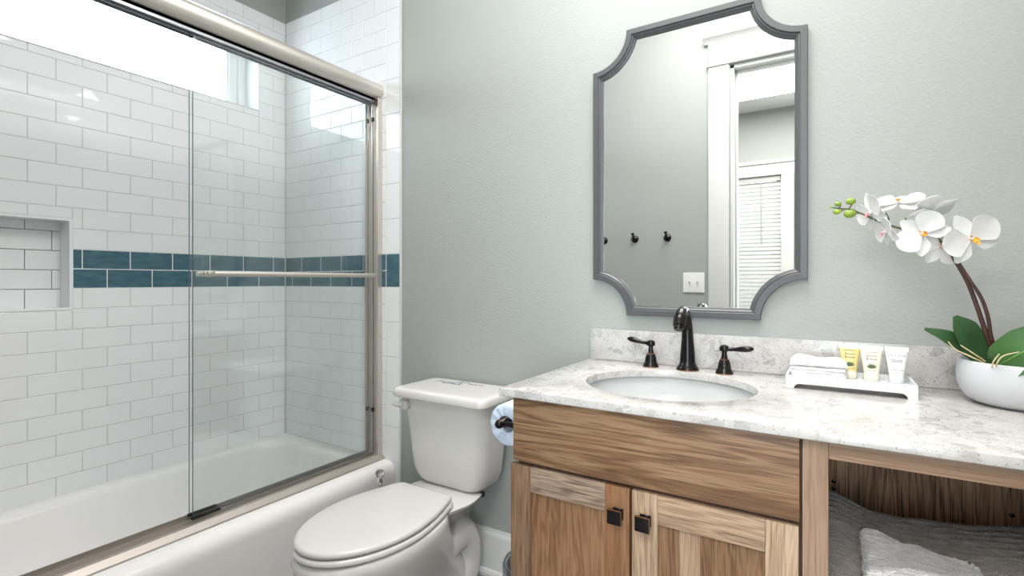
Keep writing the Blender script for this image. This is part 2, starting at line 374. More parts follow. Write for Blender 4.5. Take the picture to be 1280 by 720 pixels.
def tube(bm, pts, rad, seg=12, caps=True, mi=0, flat=1.0):
    pts = [Vector(p) for p in pts]
    if not isinstance(rad, (list, tuple)): rad = [rad] * len(pts)
    t0 = (pts[1] - pts[0]).normalized()
    up = Vector((0, 0, 1)) if abs(t0.z) < 0.9 else Vector((1, 0, 0))
    n = (up - t0 * up.dot(t0)).normalized()
    loops = []
    for i, p in enumerate(pts):
        t = (pts[min(i + 1, len(pts) - 1)] - pts[max(i - 1, 0)]).normalized()
        n = (n - t * n.dot(t)).normalized(); bn = t.cross(n)
        loops.append([p + (n * math.cos(2 * PI * k / seg) * flat + bn * math.sin(2 * PI * k / seg)) * rad[i] for k in range(seg)])
    return loft(bm, loops, caps, caps, True, mi)
def smooth_path(pts, n=8):
    """Catmull-Rom through the points"""
    P = [Vector(p) for p in pts]; P = [P[0] * 2 - P[1]] + P + [P[-1] * 2 - P[-2]]
    out = []
    for i in range(1, len(P) - 2):
        for k in range(n):
            t = k / n
            a, b_, c, d = P[i - 1], P[i], P[i + 1], P[i + 2]
            out.append(0.5 * ((2 * b_) + (c - a) * t + (2 * a - 5 * b_ + 4 * c - d) * t * t + (3 * b_ - a - 3 * c + d) * t ** 3))
    out.append(P[-2]); return out
def lerp_list(vals, n=8):
    out = []
    for a, c in zip(vals, vals[1:]):
        out += [a + (c - a) * k / n for k in range(n)]
    return out + [vals[-1]]
def rrect(x0, x1, y0, y1, r, z, k=6, plane='xy'):
    pts = []
    for cx, cy, a0 in ((x1 - r, y1 - r, 0), (x0 + r, y1 - r, 90), (x0 + r, y0 + r, 180), (x1 - r, y0 + r, 270)):
        for i in range(k + 1):
            a = R(a0 + 90 * i / k)
            u, v = cx + r * math.cos(a), cy + r * math.sin(a)
            pts.append((u, v, z) if plane == 'xy' else ((u, z, v) if plane == 'xz' else (z, u, v)))
    return pts
def prism(bm, poly, axis, a0, a1, mi=0):
    def P(p, a):
        return {'y': (p[0], a, p[1]), 'x': (a, p[0], p[1]), 'z': (p[0], p[1], a)}[axis]
    return loft(bm, [[P(p, a0) for p in poly], [P(p, a1) for p in poly]], True, True, True, mi)

# ================================================================== room shell
XL, CEIL, WF = -2.458, 3.0, -1.575
NY0, NY1, NZ0, NZ1 = -1.26, -0.912, 1.052, 1.385          # niche
WY0, WY1, WZ0, WZ1 = -1.37, -0.154, 2.016, 2.43           # shower window

bm = B(); box(bm, -2.75, 0.75, 0.0, 0.12, 0, CEIL); struct(link('wall_back', bm, M['paint'], smooth=False))
wall_back = bpy.data.objects['wall_back']
bm = B(); xo, xi = -2.64, -2.466
box(bm, xo, xi, -1.575, 0, 0, NZ0); box(bm, xo, xi, NY1, 0, NZ0, NZ1); box(bm, xo, xi, -1.575, NY0, NZ0, NZ1); box(bm, xo, -2.556, NY0, NY1, NZ0, NZ1)
box(bm, xo, xi, -1.575, 0, NZ1, WZ0); box(bm, xo, xi, WY1, 0, WZ0, WZ1); box(bm, xo, xi, -1.575, WY0, WZ0, WZ1); box(bm, xo, xi, -1.575, 0, WZ1, CEIL)
wall_left = struct(link('wall_left', bm, M['paint'], smooth=False))
bm = B(); box(bm, 0.62, 0.75, -1.575, 0, 0, CEIL); struct(link('wall_right', bm, M['paint'], smooth=False))
DX0, DX1, DH = -0.50, 0.34, 2.425
bm = B()
box(bm, -2.75, DX0, -1.70, WF, 0, CEIL); box(bm, DX1, 0.75, -1.70, WF, 0, CEIL); box(bm, DX0, DX1, -1.70, WF, DH, CEIL)
struct(link('wall_front', bm, M['paint'], smooth=False))
bm = B(); box(bm, -2.75, 0.75, -1.70, 0.12, -0.08, 0); struct(link('floor', bm, M['floor'], smooth=False))
bm = B(); box(bm, -2.75, 0.75, -1.70, 0.12, CEIL, CEIL + 0.08); struct(link('ceiling', bm, M['ceil'], smooth=False))
# bedroom beyond the doorway (seen in the mirror)
FY = -4.45
bm = B(); box(bm, -3.0, 2.2, FY - 0.15, -1.70, -0.08, 0); struct(link('floor_bedroom', bm, M['carpet'], smooth=False))
bm = B(); box(bm, -3.0, 2.2, FY - 0.15, -1.70, CEIL, CEIL + 0.08); struct(link('ceiling_bedroom', bm, M['ceil'], smooth=False))
VX0, VX1, VZ0, VZ1 = -1.42, -0.445, 0.75, 2.285
bm = B()
UX0, UX1, UZ0, UZ1 = -0.13, 1.95, 0.45, 2.50  # opening for the added, unseen bedroom window
box(bm, -3.0, VX0, FY - 0.15, FY, 0, CEIL); box(bm, VX1, UX0, FY - 0.15, FY, 0, CEIL); box(bm, UX1, 2.2, FY - 0.15, FY, 0, CEIL)
box(bm, UX0, UX1, FY - 0.15, FY, 0, UZ0); box(bm, UX0, UX1, FY - 0.15, FY, UZ1, CEIL)
box(bm, VX0, VX1, FY - 0.15, FY, 0, VZ0); box(bm, VX0, VX1, FY - 0.15, FY, VZ1, CEIL)
struct(link('wall_bedroom_far', bm, M['paint'], smooth=False))
bm = B(); box(bm, -3.12, -3.0, FY - 0.15, -1.70, 0, CEIL); struct(link('wall_bedroom_left', bm, M['paint'], smooth=False))
bm = B(); box(bm, 2.2, 2.32, FY - 0.15, -1.70, 0, CEIL); struct(link('wall_bedroom_right', bm, M['paint'], smooth=False))
bm = B(); box(bm, 0.75, 2.2, -1.70, -1.62, 0, CEIL); box(bm, -3.0, -2.75, -1.70, -1.62, 0, CEIL); struct(link('wall_bedroom_near', bm, M['paint'], smooth=False))

# baseboard behind the toilet
bm = B()
prism(bm, [(0, 0), (-0.030, 0), (-0.030, 0.012), (-0.024, 0.022), (-0.016, 0.026), (-0.016, 0.155), (-0.013, 0.163), (-0.008, 0.168), (-0.005, 0.178), (0, 0.178)], 'x', -1.618, -0.68)
struct(link('baseboard_back', bm, M['trim'], angle=25))
bm = B()
prism(bm, [(WF, 0), (WF + 0.016, 0), (WF + 0.016, 0.158), (WF + 0.008, 0.178), (WF, 0.178)], 'x', -1.60, -0.63)
struct(link('baseboard_front', bm, M['trim'], angle=25))

# ------------------------------------------------------------------ tiles
def cut(rect, hole):
    a0, a1, b0, b1 = rect; h0, h1, g0, g1 = hole
    if a1 <= h0 or a0 >= h1 or b1 <= g0 or b0 >= g1: return [rect]
    out = []
    if a0 < h0: out.append((a0, h0, b0, b1))
    if a1 > h1: out.append((h1, a1, b0, b1))
    m0, m1 = max(a0, h0), min(a1, h1)
    if b0 < g0: out.append((m0, m1, b0, g0))
    if b1 > g1: out.append((m0, m1, g1, b1))
    return out
rnd = random.Random(5)
def tiles(bm, rects, place, gap=0.0011, depth=0.007, tilt=0.0004, mi=0):
    """every tile is a bevelled slab, slightly out of plane like a hand-set one"""
    bv = 0.0012
    for a0, a1, b0, b1 in rects:
        a0 += gap; a1 -= gap; b0 += gap; b1 -= gap
        if a1 - a0 < 0.004 or b1 - b0 < 0.004: continue
        ta, tb = rnd.uniform(-tilt, tilt), rnd.uniform(-tilt, tilt)
        ca, cb = (a0 + a1) / 2, (b0 + b1) / 2
        def lp(i, d):
            return [place(a, b_, d + ((a - ca) * ta + (b_ - cb) * tb)) for a, b_ in ((a0 + i, b0 + i), (a1 - i, b0 + i), (a1 - i, b1 - i), (a0 + i, b1 - i))]
        loft(bm, [lp(0, 0.0005), lp(0, depth - bv), lp(bv * 0.4, depth - bv * 0.35), lp(bv * 1.2, depth)], False, True, True, mi)
ROWS = []                                                   # (z0, z1, set, teal)
z = 1.1262; s = 0
while z > 0.33: ROWS.append((z - 0.0787, z, s % 2, 0)); z -= 0.0787; s += 1
ROWS += [(1.1262, 1.2015, 1, 1), (1.2015, 1.2768, 0, 1)]
z = 1.2768; s = 1
while z < 2.52: ROWS.append((z, min(z + 0.0788, 2.5226), s % 2, 0)); z += 0.0788; s += 1
def field(lo, hi, starts, pitch, teal, holes=(), bands=(0.0,)):
    out = []
    for z0, z1, st, tl in ROWS:
        if tl != teal: continue
        e = starts[st]
        while e > lo: e -= pitch
        while e < hi:
            a0, a1 = max(e, lo), min(e + pitch, hi)
            if a1 - a0 > 0.006:
                rs = [(a0, a1, z0, z1)]
                for h in holes: rs = [q for r in rs for q in cut(r, h)]
                out += rs
            e += pitch
    return out
tgt = dict(left=lambda a, b_, d: (XL - 0.008 + d, a, b_), back=lambda a, b_, d: (a, -d, b_))
holesL = [(WY0, WY1, WZ0, WZ1), (NY0 - 0.008, NY1 + 0.008, NZ0 - 0.008, NZ1 + 0.008)]
def groutL():
    bm = B()
    for a0, a1, b0, b1 in [q for q in [(-1.575, -0.003, 0.34, 2.521)]]:
        rs = [(a0, a1, b0, b1)]
        for h in holesL: rs = [q for r in rs for q in cut(r, h)]
        for q in rs: box(bm, -2.4659, XL - 0.0022, q[0], q[1], q[2], q[3])
    return bm
link('grout', groutL(), M['grout'], wall_left, smooth=False)
bm = B(); tiles(bm, field(-1.575, -0.0062, [-0.075, -0.1545], 0.1597, 0, holesL), tgt['left'])
# niche lining
nr = []
for k, (z0, z1) in enumerate([(1.348, NZ1), (1.272, 1.348), (1.197, 1.272), (1.123, 1.197), (NZ0, 1.123)]):
    e = -1.018 + (0.0 if k % 2 == 0 else 0.078)
    nr += [(NY0, e, z0, z1), (e, NY1, z0, z1)] if e - 0.16 < NY0 else [(NY0, e - 0.16, z0, z1), (e - 0.16, e, z0, z1), (e, NY1, z0, z1)]
tiles(bm, nr, lambda a, b_, d: (-2.555 + d, a, b_))
link('white_tile', bm, M['tile'], wall_left, smooth=False)
bm = B()
for (y0, y1, z0, z1) in ((NY1 - 0.002, NY1 + 0.008, NZ0 - 0.008, NZ1 + 0.008), (NY0 - 0.008, NY0 + 0.002, NZ0 - 0.008, NZ1 + 0.008), (NY0 + 0.002, NY1 - 0.002, NZ0 - 0.008, NZ0 + 0.002), (NY0 + 0.002, NY1 - 0.002, NZ1 - 0.002, NZ1 + 0.008)):
    box(bm, -2.552, XL + 0.001, y0, y1, z0, z1, 0.0008, 1)
o = link('niche_edging', bm, M['tile'], wall_left)
bm = B(); box(bm, -2.462, XL - 0.0018, NY1 + 0.0082, -0.003, 1.1262, 1.2768)
link('band_grout', bm, M['wgrout'], wall_left, smooth=False)
bm = B(); tiles(bm, field(NY1 + 0.009, -0.008, [-0.075, -0.1545], 0.1597, 1, []), tgt['left'], gap=0.0015)
o = link('teal_tile', bm, M['teal'], wall_left, smooth=False); o['label'] = 'teal glazed tile band'
# back wall tiles: running bond plus an upright edge column
bm = B(); box(bm, -2.45, -1.628, -0.0055, 0, 0.0, 2.521); link('grout', bm, M['grout'], wall_back, smooth=False)
bm = B(); tiles(bm, field(-2.457, -1.7105, [-2.322, -2.4], 0.1535, 0), tgt['back'])
col = []
z = 1.1262
while z > 0.0: col.append((-1.7105, -1.6265, max(0, z - 0.1572), z)); z -= 0.1572
z = 1.2768
while z < 2.52: col.append((-1.7105, -1.6265, z, min(z + 0.1575, 2.5226))); z += 0.1575
tiles(bm, col, tgt['back'])
link('white_tile', bm, M['tile'], wall_back, smooth=False)
bm = B(); box(bm, -2.45, -1.628, -0.0063, 0, 1.1262, 1.2768); link('band_grout', bm, M['wgrout'], wall_back, smooth=False)
bm = B(); tiles(bm, field(-2.457, -1.7105, [-2.322, -2.4], 0.1535, 1) + [(-1.7105, -1.6265, 1.1262, 1.2768)], tgt['back'], gap=0.0015)
o = link('teal_tile', bm, M['teal'], wall_back, smooth=False); o['label'] = 'teal glazed tile band'
bm = B(); box(bm, -1.6265, -1.618, -0.008, 0, 0.178, 2.5226, 0.002); struct(link('trim_1', bm, M['trim']))

# ------------------------------------------------------------------ window_1 (high shower window)
w1 = struct(empty('window_1', (-2.56, -0.762, WZ0)))
bm = B()
xs = XL + 0.001
for (y0, y1, z0, z1) in ((WY1 - 0.004, WY1, WZ0, WZ1), (WY0, WY0 + 0.004, WZ0, WZ1), (WY0, WY1, WZ0, WZ0 + 0.004), (WY0, WY1, WZ1 - 0.004, WZ1)):
    box(bm, -2.60, xs, y0, y1, z0, z1)
part('window_reveal', bm, M['trim'], w1, smooth=False)
def ring(bm, x0, x1, y0, y1, z0, z1, t, bev=0.003, tz=None, tb=None):
    tz = tz or t; tb = tb or tz
    box(bm, x0, x1, y1 - t, y1, z0, z1, bev); box(bm, x0, x1, y0, y0 + t, z0, z1, bev)
    box(bm, x0, x1, y0 + t, y1 - t, z1 - tz, z1, bev); box(bm, x0, x1, y0 + t, y1 - t, z0, z0 + tb, bev)
bm = B(); ring(bm, -2.63, -2.572, WY0 + 0.004, WY1 - 0.004, WZ0 + 0.004, WZ1 - 0.004, 0.036, tz=0.036, tb=0.018)
part('window_frame', bm, M['vinyl'], w1)
bm = B(); ring(bm, -2.615, -2.585, WY0 + 0.04, WY1 - 0.04, WZ0 + 0.022, WZ1 - 0.04, 0.042, tz=0.045, tb=0.014)
ring(bm, -2.605, -2.592, WY0 + 0.078, WY1 - 0.082, WZ0 + 0.034, WZ1 - 0.082, 0.010, 0.002)
part('sash', bm, M['vinyl'], w1)
bm = B(); box(bm, -2.603, -2.599, WY0 + 0.08, WY1 - 0.08, WZ0 + 0.03, WZ1 - 0.08)
part('pane', bm, M['pane'], w1, smooth=False)

# ------------------------------------------------------------------ door_1: casing of the doorway the picture is taken through
d1 = struct(empty('door_1', (DX0, WF, 0)))
bm = B()
box(bm, DX0 - 0.122, DX0 - 0.006, WF, WF + 0.016, 0, DH + 0.006, 0.003)
part('side_casing', bm, M['trim'], d1)
bm = B(); box(bm, DX1 + 0.006, DX1 + 0.122, WF, WF + 0.016, 0, DH + 0.006, 0.003); part('side_casing', bm, M['trim'], d1)
bm = B()
box(bm, DX0 - 0.122, DX1 + 0.122, WF, WF + 0.016, DH + 0.02, DH + 0.145, 0.002)
box(bm, DX0 - 0.134, DX1 + 0.134, WF, WF + 0.026, DH + 0.006, DH + 0.022, 0.005, 3)
prism(bm, [(WF, DH + 0.145), (WF + 0.018, DH + 0.145), (WF + 0.024, DH + 0.155), (WF + 0.042, DH + 0.172), (WF + 0.048, DH + 0.176), (WF + 0.048, DH + 0.188), (WF, DH + 0.188)], 'x', DX0 - 0.150, DX1 + 0.150)
part('head_casing', bm, M['trim'], d1, angle=25)
bm = B()
box(bm, DX0, DX0 + 0.018, -1.70, WF, 0, DH); box(bm, DX1 - 0.018, DX1, -1.70, WF, 0, DH); box(bm, DX0, DX1, -1.70, WF, DH - 0.018, DH)
part('jamb', bm, M['trim'], d1, smooth=False)
bm = B()
box(bm, DX0 + 0.018, DX0 + 0.03, -1.668, -1.63, 0, DH - 0.018, 0.002); box(bm, DX1 - 0.03, DX1 - 0.018, -1.668, -1.63, 0, DH - 0.018, 0.002)
box(bm, DX0 + 0.018, DX1 - 0.018, -1.668, -1.63, DH - 0.03, DH - 0.018, 0.002)
part('door_stop', bm, M['trim'], d1)

# window_2 in the bedroom, seen in the mirror
w2 = struct(empty('window_2', ((VX0 + VX1) / 2, FY, VZ0)))
bm = B()
box(bm, VX1, VX1 + 0.115, FY, FY + 0.018, VZ0 - 0.02, VZ1, 0.003); box(bm, VX0 - 0.115, VX0, FY, FY + 0.018, VZ0 - 0.02, VZ1, 0.003)
box(bm, VX0 - 0.125, VX1 + 0.125, FY, FY + 0.022, VZ1, VZ1 + 0.125, 0.003)
box(bm, VX0 - 0.15, VX1 + 0.15, FY, FY + 0.045, VZ1 + 0.125, VZ1 + 0.16, 0.006, 3)
box(bm, VX0 - 0.15, VX1 + 0.15, FY, FY + 0.05, VZ0 - 0.045, VZ0 - 0.02, 0.004)
part('casing', bm, M['trim'], w2)
bm = B()
for (x0, x1, z0, z1) in ((VX0, VX0 + 0.05, VZ0, VZ1), (VX1 - 0.05, VX1, VZ0, VZ1), (VX0 + 0.05, VX1 - 0.05, VZ0, VZ0 + 0.05), (VX0 + 0.05, VX1 - 0.05, VZ1 - 0.05, VZ1), (VX0 + 0.05, VX1 - 0.05, 1.50, 1.545)):
    box(bm, x0, x1, FY - 0.13, FY - 0.09, z0, z1, 0.003)
part('sash', bm, M['vinyl'], w2)
bm = B(); box(bm, VX0 + 0.03, VX1 - 0.03, FY - 0.114, FY - 0.108, VZ0 + 0.03, VZ1 - 0.03); part('pane', bm, M['pane'], w2, smooth=False)
w3 = struct(empty('window_added', ((UX0 + UX1) / 2, FY, UZ0)))  # unseen window, added so sky light fills the bathroom through the doorway
bm = B()
for (x0, x1, z0, z1) in ((UX0 - 0.115, UX0, UZ0 - 0.02, UZ1), (UX1, UX1 + 0.115, UZ0 - 0.02, UZ1), (UX0 - 0.125, UX1 + 0.125, UZ1, UZ1 + 0.125), (UX0 - 0.14, UX1 + 0.14, UZ0 - 0.045, UZ0 - 0.02)):
    box(bm, x0, x1, FY, FY + 0.02, z0, z1, 0.003)
part('casing', bm, M['trim'], w3)
bm = B(); xm = (UX0 + UX1) / 2
for (x0, x1, z0, z1) in ((UX0, UX0 + 0.05, UZ0, UZ1), (UX1 - 0.05, UX1, UZ0, UZ1), (xm - 0.03, xm + 0.03, UZ0 + 0.05, UZ1 - 0.05), (UX0 + 0.05, UX1 - 0.05, UZ0, UZ0 + 0.05), (UX0 + 0.05, UX1 - 0.05, UZ1 - 0.05, UZ1), (UX0 + 0.05, xm - 0.03, 1.53, 1.57), (xm + 0.03, UX1 - 0.05, 1.53, 1.57)):
    box(bm, x0, x1, FY - 0.13, FY - 0.09, z0, z1, 0.003)
part('sash', bm, M['vinyl'], w3)
bm = B(); box(bm, UX0 + 0.03, UX1 - 0.03, FY - 0.114, FY - 0.108, UZ0 + 0.03, UZ1 - 0.03); part('pane', bm, M['pane'], w3, smooth=False)
t = thing('window_blind', 'white slatted blind in the bedroom window reflected in the mirror', 'blind', (VX0, FY, VZ0))
bm = B(); box(bm, VX0 + 0.008, VX1 - 0.008, FY - 0.07, FY - 0.012, VZ1 - 0.055, VZ1 - 0.002, 0.004); part('headrail', bm, M['slat'], t)
bm = B(); z = VZ1 - 0.085
while z > VZ0 + 0.03:
    prism(bm, [(FY - 0.050, z + 0.027), (FY - 0.038, z + 0.002), (FY - 0.030, z - 0.026), (FY - 0.0325, z - 0.0265), (FY - 0.0405, z + 0.001), (FY - 0.052, z + 0.025)], 'x', VX0 + 0.01, VX1 - 0.01)
    z -= 0.043
part('slats', bm, M['slat'], t)
bm = B(); tube(bm, [(VX1 - 0.20, FY - 0.006, VZ1 - 0.05), (VX1 - 0.19, FY + 0.0, 1.55)], 0.006, 8); o = part('wand', bm, M['bin'], t); o['label'] = 'grey tilt wand'

# ================================================================== bathtub
t = thing('bathtub', 'white bathtub with rounded apron behind the sliding glass doors', 'bathtub', (-2.05, -0.78, 0))
def tubloop(x0, x1, y0, y1, r, z): return rrect(x0, x1, y0, y1, r, z, 8)
bm = B()
X0, X1, Y0, Y1 = -2.4575, -1.652, -1.574, -0.0085
loft(bm, [tubloop(X0, X1 - 0.012, Y0, Y1, 0.003, 0.002), tubloop(X0, X1 - 0.010, Y0, Y1, 0.003, 0.06), tubloop(X0, X1 - 0.002, Y0, Y1, 0.003, 0.25), tubloop(X0, X1 + 0.001, Y0, Y1, 0.003, 0.285), tubloop(X0, X1 + 0.002, Y0, Y1, 0.003, 0.303), tubloop(X0, X1 - 0.001, Y0, Y1, 0.003, 0.318),
          tubloop(X0, X1 - 0.008, Y0, Y1, 0.003, 0.331), tubloop(X0, X1 - 0.019, Y0, Y1, 0.003, 0.341), tubloop(X0, X1 - 0.033, Y0, Y1, 0.003, 0.3462),
          tubloop(X0, X1 - 0.048, Y0, Y1, 0.003, 0.3475),
          tubloop(X0 + 0.055, X1 - 0.150, Y0 + 0.09, Y1 - 0.075, 0.10, 0.3475), tubloop(X0 + 0.066, X1 - 0.160, Y0 + 0.105, Y1 - 0.088, 0.10, 0.343),
          tubloop(X0 + 0.074, X1 - 0.168, Y0 + 0.13, Y1 - 0.097, 0.10, 0.325), tubloop(X0 + 0.10, X1 - 0.19, Y0 + 0.22, Y1 - 0.125, 0.12, 0.20),
          tubloop(X0 + 0.12, X1 - 0.21, Y0 + 0.30, Y1 - 0.145, 0.12, 0.10), tubloop(X0 + 0.15, X1 - 0.24, Y0 + 0.36, Y1 - 0.18, 0.11, 0.072), tubloop(X0 + 0.22, X1 - 0.31, Y0 + 0.44, Y1 - 0.25, 0.09, 0.066)], True, True)
part('basin', bm, M['acrylic'], t, angle=50)
bm = B(); lathe(bm, [(0.0, -0.1235), (0.03, -0.122), (0.036, -0.117), (0.037, -0.10)], (-2.07, 0.0, 0.22), 28, 'y'); o = part('overflow_plate', bm, M['chrome'], t); o['label'] = 'chrome overflow plate'

# ------------------------------------------------------------------ shower door frame
t = thing('shower_door_frame', 'brushed nickel rail, track and wall channel framing the sliding shower doors', 'shower door frame', (-1.765, -0.78, 0.3475))
prof = []
for k in range(15):
    a = R(-72 + 165 * k / 14)
    prof.append((-1.768 + 0.043 * math.cos(a), 2.020 + 0.038 * math.sin(a)))
prof += [(-1.800, 2.058), (-1.812, 2.05), (-1.812, 1.985), (-1.760, 1.985)]
bm = B(); prism(bm, prof, 'y', -1.574, -0.0085); o = part('header_rail', bm, M['nickel'], t, angle=50)
bm = B()
for x in (-1.8115, -1.786, -1.762): box(bm, x, x + 0.0035, -1.574, -0.03, 1.966, 1.985)
box(bm, -1.8115, -1.7585, -1.574, -0.03, 1.975, 1.9855)
part('roller_channel', bm, M['nickeldark'], o, smooth=False)
bm = B()
prism(bm, [(-1.715, 0.3478), (-1.717, 0.353), (-1.735, 0.3685), (-1.742, 0.370), (-1.745, 0.370), (-1.745, 0.3515), (-1.79, 0.3515), (-1.79, 0.3655), (-1.793, 0.3655), (-1.793, 0.3515), (-1.818, 0.3515), (-1.818, 0.374), (-1.822, 0.374), (-1.822, 0.3478)], 'y', -1.574, -0.0085)
part('bottom_track', bm, M['track'], t, angle=25)
bm = B()
box(bm, -1.82, -1.735, -0.0105, -0.0083, 0.371, 1.984); box(bm, -1.7375, -1.735, -0.034, -0.0105, 0.371, 1.984); box(bm, -1.82, -1.8175, -0.034, -0.0105, 0.371, 1.984)
box(bm, -1.787, -1.7835, -0.024, -0.0105, 0.371, 1.984)
part('wall_channel', bm, M['nickel'], t, smooth=False)

def slider(name, label, x, y0, y1, bar_side, zb):
    t = thing(name, label, 'shower door', (x, (y0 + y1) / 2, 0.36), 'sliding glass shower doors')
    bm = B(); box(bm, x - 0.003, x + 0.003, y0, y1, zb, 1.972)
    for f in bm.faces:
        if abs(f.normal.x) < 0.5: f.material_index = 1
    part('glass_panel', bm, [M['glass'], M['glassedge']], t, smooth=False)
    s = bar_side; xb = x + s * 0.042
    ya, yb = y0 + 0.045, y1 - 0.030
    bm = B()
    tube(bm, [(xb, ya, 1.179), (xb, yb, 1.179)], 0.0088, 16)
    for y in (ya + 0.012, yb - 0.014):
        tube(bm, [(x + s * 0.0031, y, 1.179), (xb, y, 1.179)], 0.0065, 14)
    bar = part('towel_bar', bm, M['nickel'], t)
    for y in (ya + 0.012, yb - 0.014):
        bm = B()
        lathe(bm, [(0.0, x - s * 0.008), (0.010, x - s * 0.008), (0.011, x - s * 0.006), (0.011, x - s * 0.0031)], (0, y, 1.179), 18, 'x')
        lathe(bm, [(0.011, x + s * 0.0031), (0.011, x + s * 0.006), (0.0085, x + s * 0.009)], (0, y, 1.179), 18, 'x')
        part('bar_mount', bm, M['nickel'], bar)
    bm = B(); box(bm, x - 0.0065, x - 0.0032, y0 - 0.003, y0 + 0.088, zb + 0.0005, zb + 0.0075, 0.001); box(bm, x + 0.0032, x + 0.0065, y0 - 0.003, y0 + 0.088, zb + 0.0005, zb + 0.0075, 0.001); box(bm, x - 0.0065, x + 0.0065, y0 - 0.003, y0 - 0.0002, zb + 0.0005, zb + 0.0075); part('bottom_guide', bm, M['rubber'], t)
    for z in (0.56, 1.88):
        bm = B(); box(bm, x - 0.0055, x + 0.0055, y1 - 0.010, y1 + 0.002, z, z + 0.018, 0.0015); part('bumper', bm, M['rubber'], t)
    return t
slider('sliding_glass_door', 'outer frameless sliding glass shower door with nickel towel bar facing the room', -1.766, -0.806, -0.032, 1, 0.3745)
slider('sliding_glass_door', 'inner sliding glass shower door behind the outer one, bar on its tub side', -1.802, -0.800, -0.030, -1, 0.3745)

# ================================================================== toilet
TX = -1.204
t = thing('toilet', 'white two-piece toilet with closed lid between the bathtub and the vanity', 'toilet', (TX, -0.4, 0))
def seat_outline(off, z, yf=-0.800, yb=-0.305, hw=0.174, yc=-0.545, back=0.115, n=28, m=12):
    pts = []
    hw += off; yf -= off; yb += off
    for k in range(n + 1):                                   # front half: egg
        a = PI * k / n                                       # from +x side round the front to -x side
        pts.append((TX + hw * math.cos(a), yc - (yc - yf) * math.sin(a) if math.sin(a) > 0 else yc, z))
    rc = 0.014                                               # rounded rear corners
    trimmed = []
    for k in range(1, m + 1):
        y = yc + (yb - rc - yc) * k / m
        u = (y - yc) / (yb - yc)
        trimmed.append((hw - (hw - back - off) * (u ** 1.7), y))
    w = trimmed[-1][0]
    corner = [(w - rc * 0.12 - rc * (1 - math.cos(R(a))), yb - rc + rc * math.sin(R(a))) for a in (10, 30, 50, 70, 90)]
    allp = trimmed + corner
    left = [(TX - p[0], p[1], z) for p in allp]
    right = [(TX + p[0], p[1], z) for p in reversed(allp)]
    return pts + left + right
bm = B()
loft(bm, [seat_outline(-0.006, 0.4115), seat_outline(0.0, 0.4145), seat_outline(0.0005, 0.4215), seat_outline(-0.004, 0.4275), seat_outline(-0.013, 0.4300), seat_outline(-0.06, 0.4315), seat_outline(-0.10, 0.432)])
part('seat_lid', bm, M['seat'], t, angle=60)
bm = B()
loft(bm, [seat_outline(-0.012, 0.3880), seat_outline(-0.006, 0.3915), seat_outline(0.004, 0.3945), seat_outline(0.005, 0.401), seat_outline(0.0, 0.4075), seat_outline(-0.01, 0.4095)])
o = part('seat', bm, M['seat'], t, angle=60)
for sx in (-0.075, 0.075):
    bm = B(); box(bm, TX + sx - 0.025, TX + sx + 0.025, -0.318, -0.285, 0.388, 0.412, 0.006, 3); part('hinge', bm, M['seat'], o)
def bowl_loop(yf, yb, hw, z, yc=None, back=0.8, n=44, p=2.0):
    yc = yc if yc is not None else yf + (yb - yf) * 0.55
    pts = []
    for k in range(n):
        a = 2 * PI * k / n
        c, s_ = math.cos(a), math.sin(a)
        if s_ < 0:
            x = hw * c; y = yc + (yc - yf) * s_
        else:
            e = 2.0 / 3.2
            x = hw * (abs(c) ** e) * (1 if c > 0 else -1) * (1 - (1 - back) * s_ ** 1.5); y = yc + (yb - yc) * (s_ ** e)
        pts.append((TX + x, y, z))
    return pts
bm = B()
loft(bm, [bowl_loop(-0.60, -0.10, 0.118, 0.0), bowl_loop(-0.60, -0.10, 0.118, 0.025), bowl_loop(-0.585, -0.10, 0.102, 0.05), bowl_loop(-0.575, -0.11, 0.098, 0.10), bowl_loop(-0.60, -0.14, 0.103, 0.15),
          bowl_loop(-0.66, -0.20, 0.122, 0.20, -0.43), bowl_loop(-0.725, -0.235, 0.146, 0.25, -0.48), bowl_loop(-0.775, -0.265, 0.167, 0.30, -0.52), bowl_loop(-0.802, -0.285, 0.178, 0.34, -0.54),
          bowl_loop(-0.808, -0.29, 0.181, 0.362, -0.545), bowl_loop(-0.804, -0.29, 0.179, 0.380, -0.545), bowl_loop(-0.796, -0.295, 0.173, 0.3875, -0.545)])
bowl = part('bowl', bm, M['porcelain'], t, angle=60)
# rear deck the tank stands on
bm = B()
def deck(z, hwf, hwb, yf, yb):
    L = []
    for k in range(9):
        u = k / 8
        L.append((TX + hwf + (hwb - hwf) * min(1.0, u * 2.4), yf + (yb - yf) * u, z))
    L = [(p[0] - 0.055 * max(0.0, (p[1] + 0.24) / 0.19) ** 1.5, p[1], p[2]) for p in L]   # drawn in under the tank
    return L + [(2 * TX - p[0], p[1], p[2]) for p in reversed(L)]
loft(bm, [deck(0.20, 0.05, 0.06, -0.25, -0.085), deck(0.27, 0.058, 0.064, -0.27, -0.075), deck(0.32, 0.075, 0.082, -0.30, -0.06), deck(0.350, 0.098, 0.112, -0.34, -0.055), deck(0.366, 0.115, 0.138, -0.37, -0.05), deck(0.376, 0.120, 0.148, -0.38, -0.048), deck(0.383, 0.120, 0.150, -0.385, -0.048), deck(0.386, 0.114, 0.145, -0.38, -0.052)])
part('rear_deck', bm, M['porcelain'], t, angle=50)
bm = B()
tp = smooth_path([(TX + 0.015, -0.46, 0.10), (TX + 0.025, -0.36, 0.15), (TX + 0.035, -0.26, 0.225), (TX + 0.038, -0.175, 0.225), (TX + 0.034, -0.14, 0.14), (TX + 0.022, -0.17, 0.03), (TX + 0.022, -0.17, 0.004)], 8)
tube(bm, tp, lerp_list([0.06, 0.072, 0.070, 0.066, 0.068, 0.078, 0.082], 8), 20)
part('trapway', bm, M['porcelain'], t, angle=60)
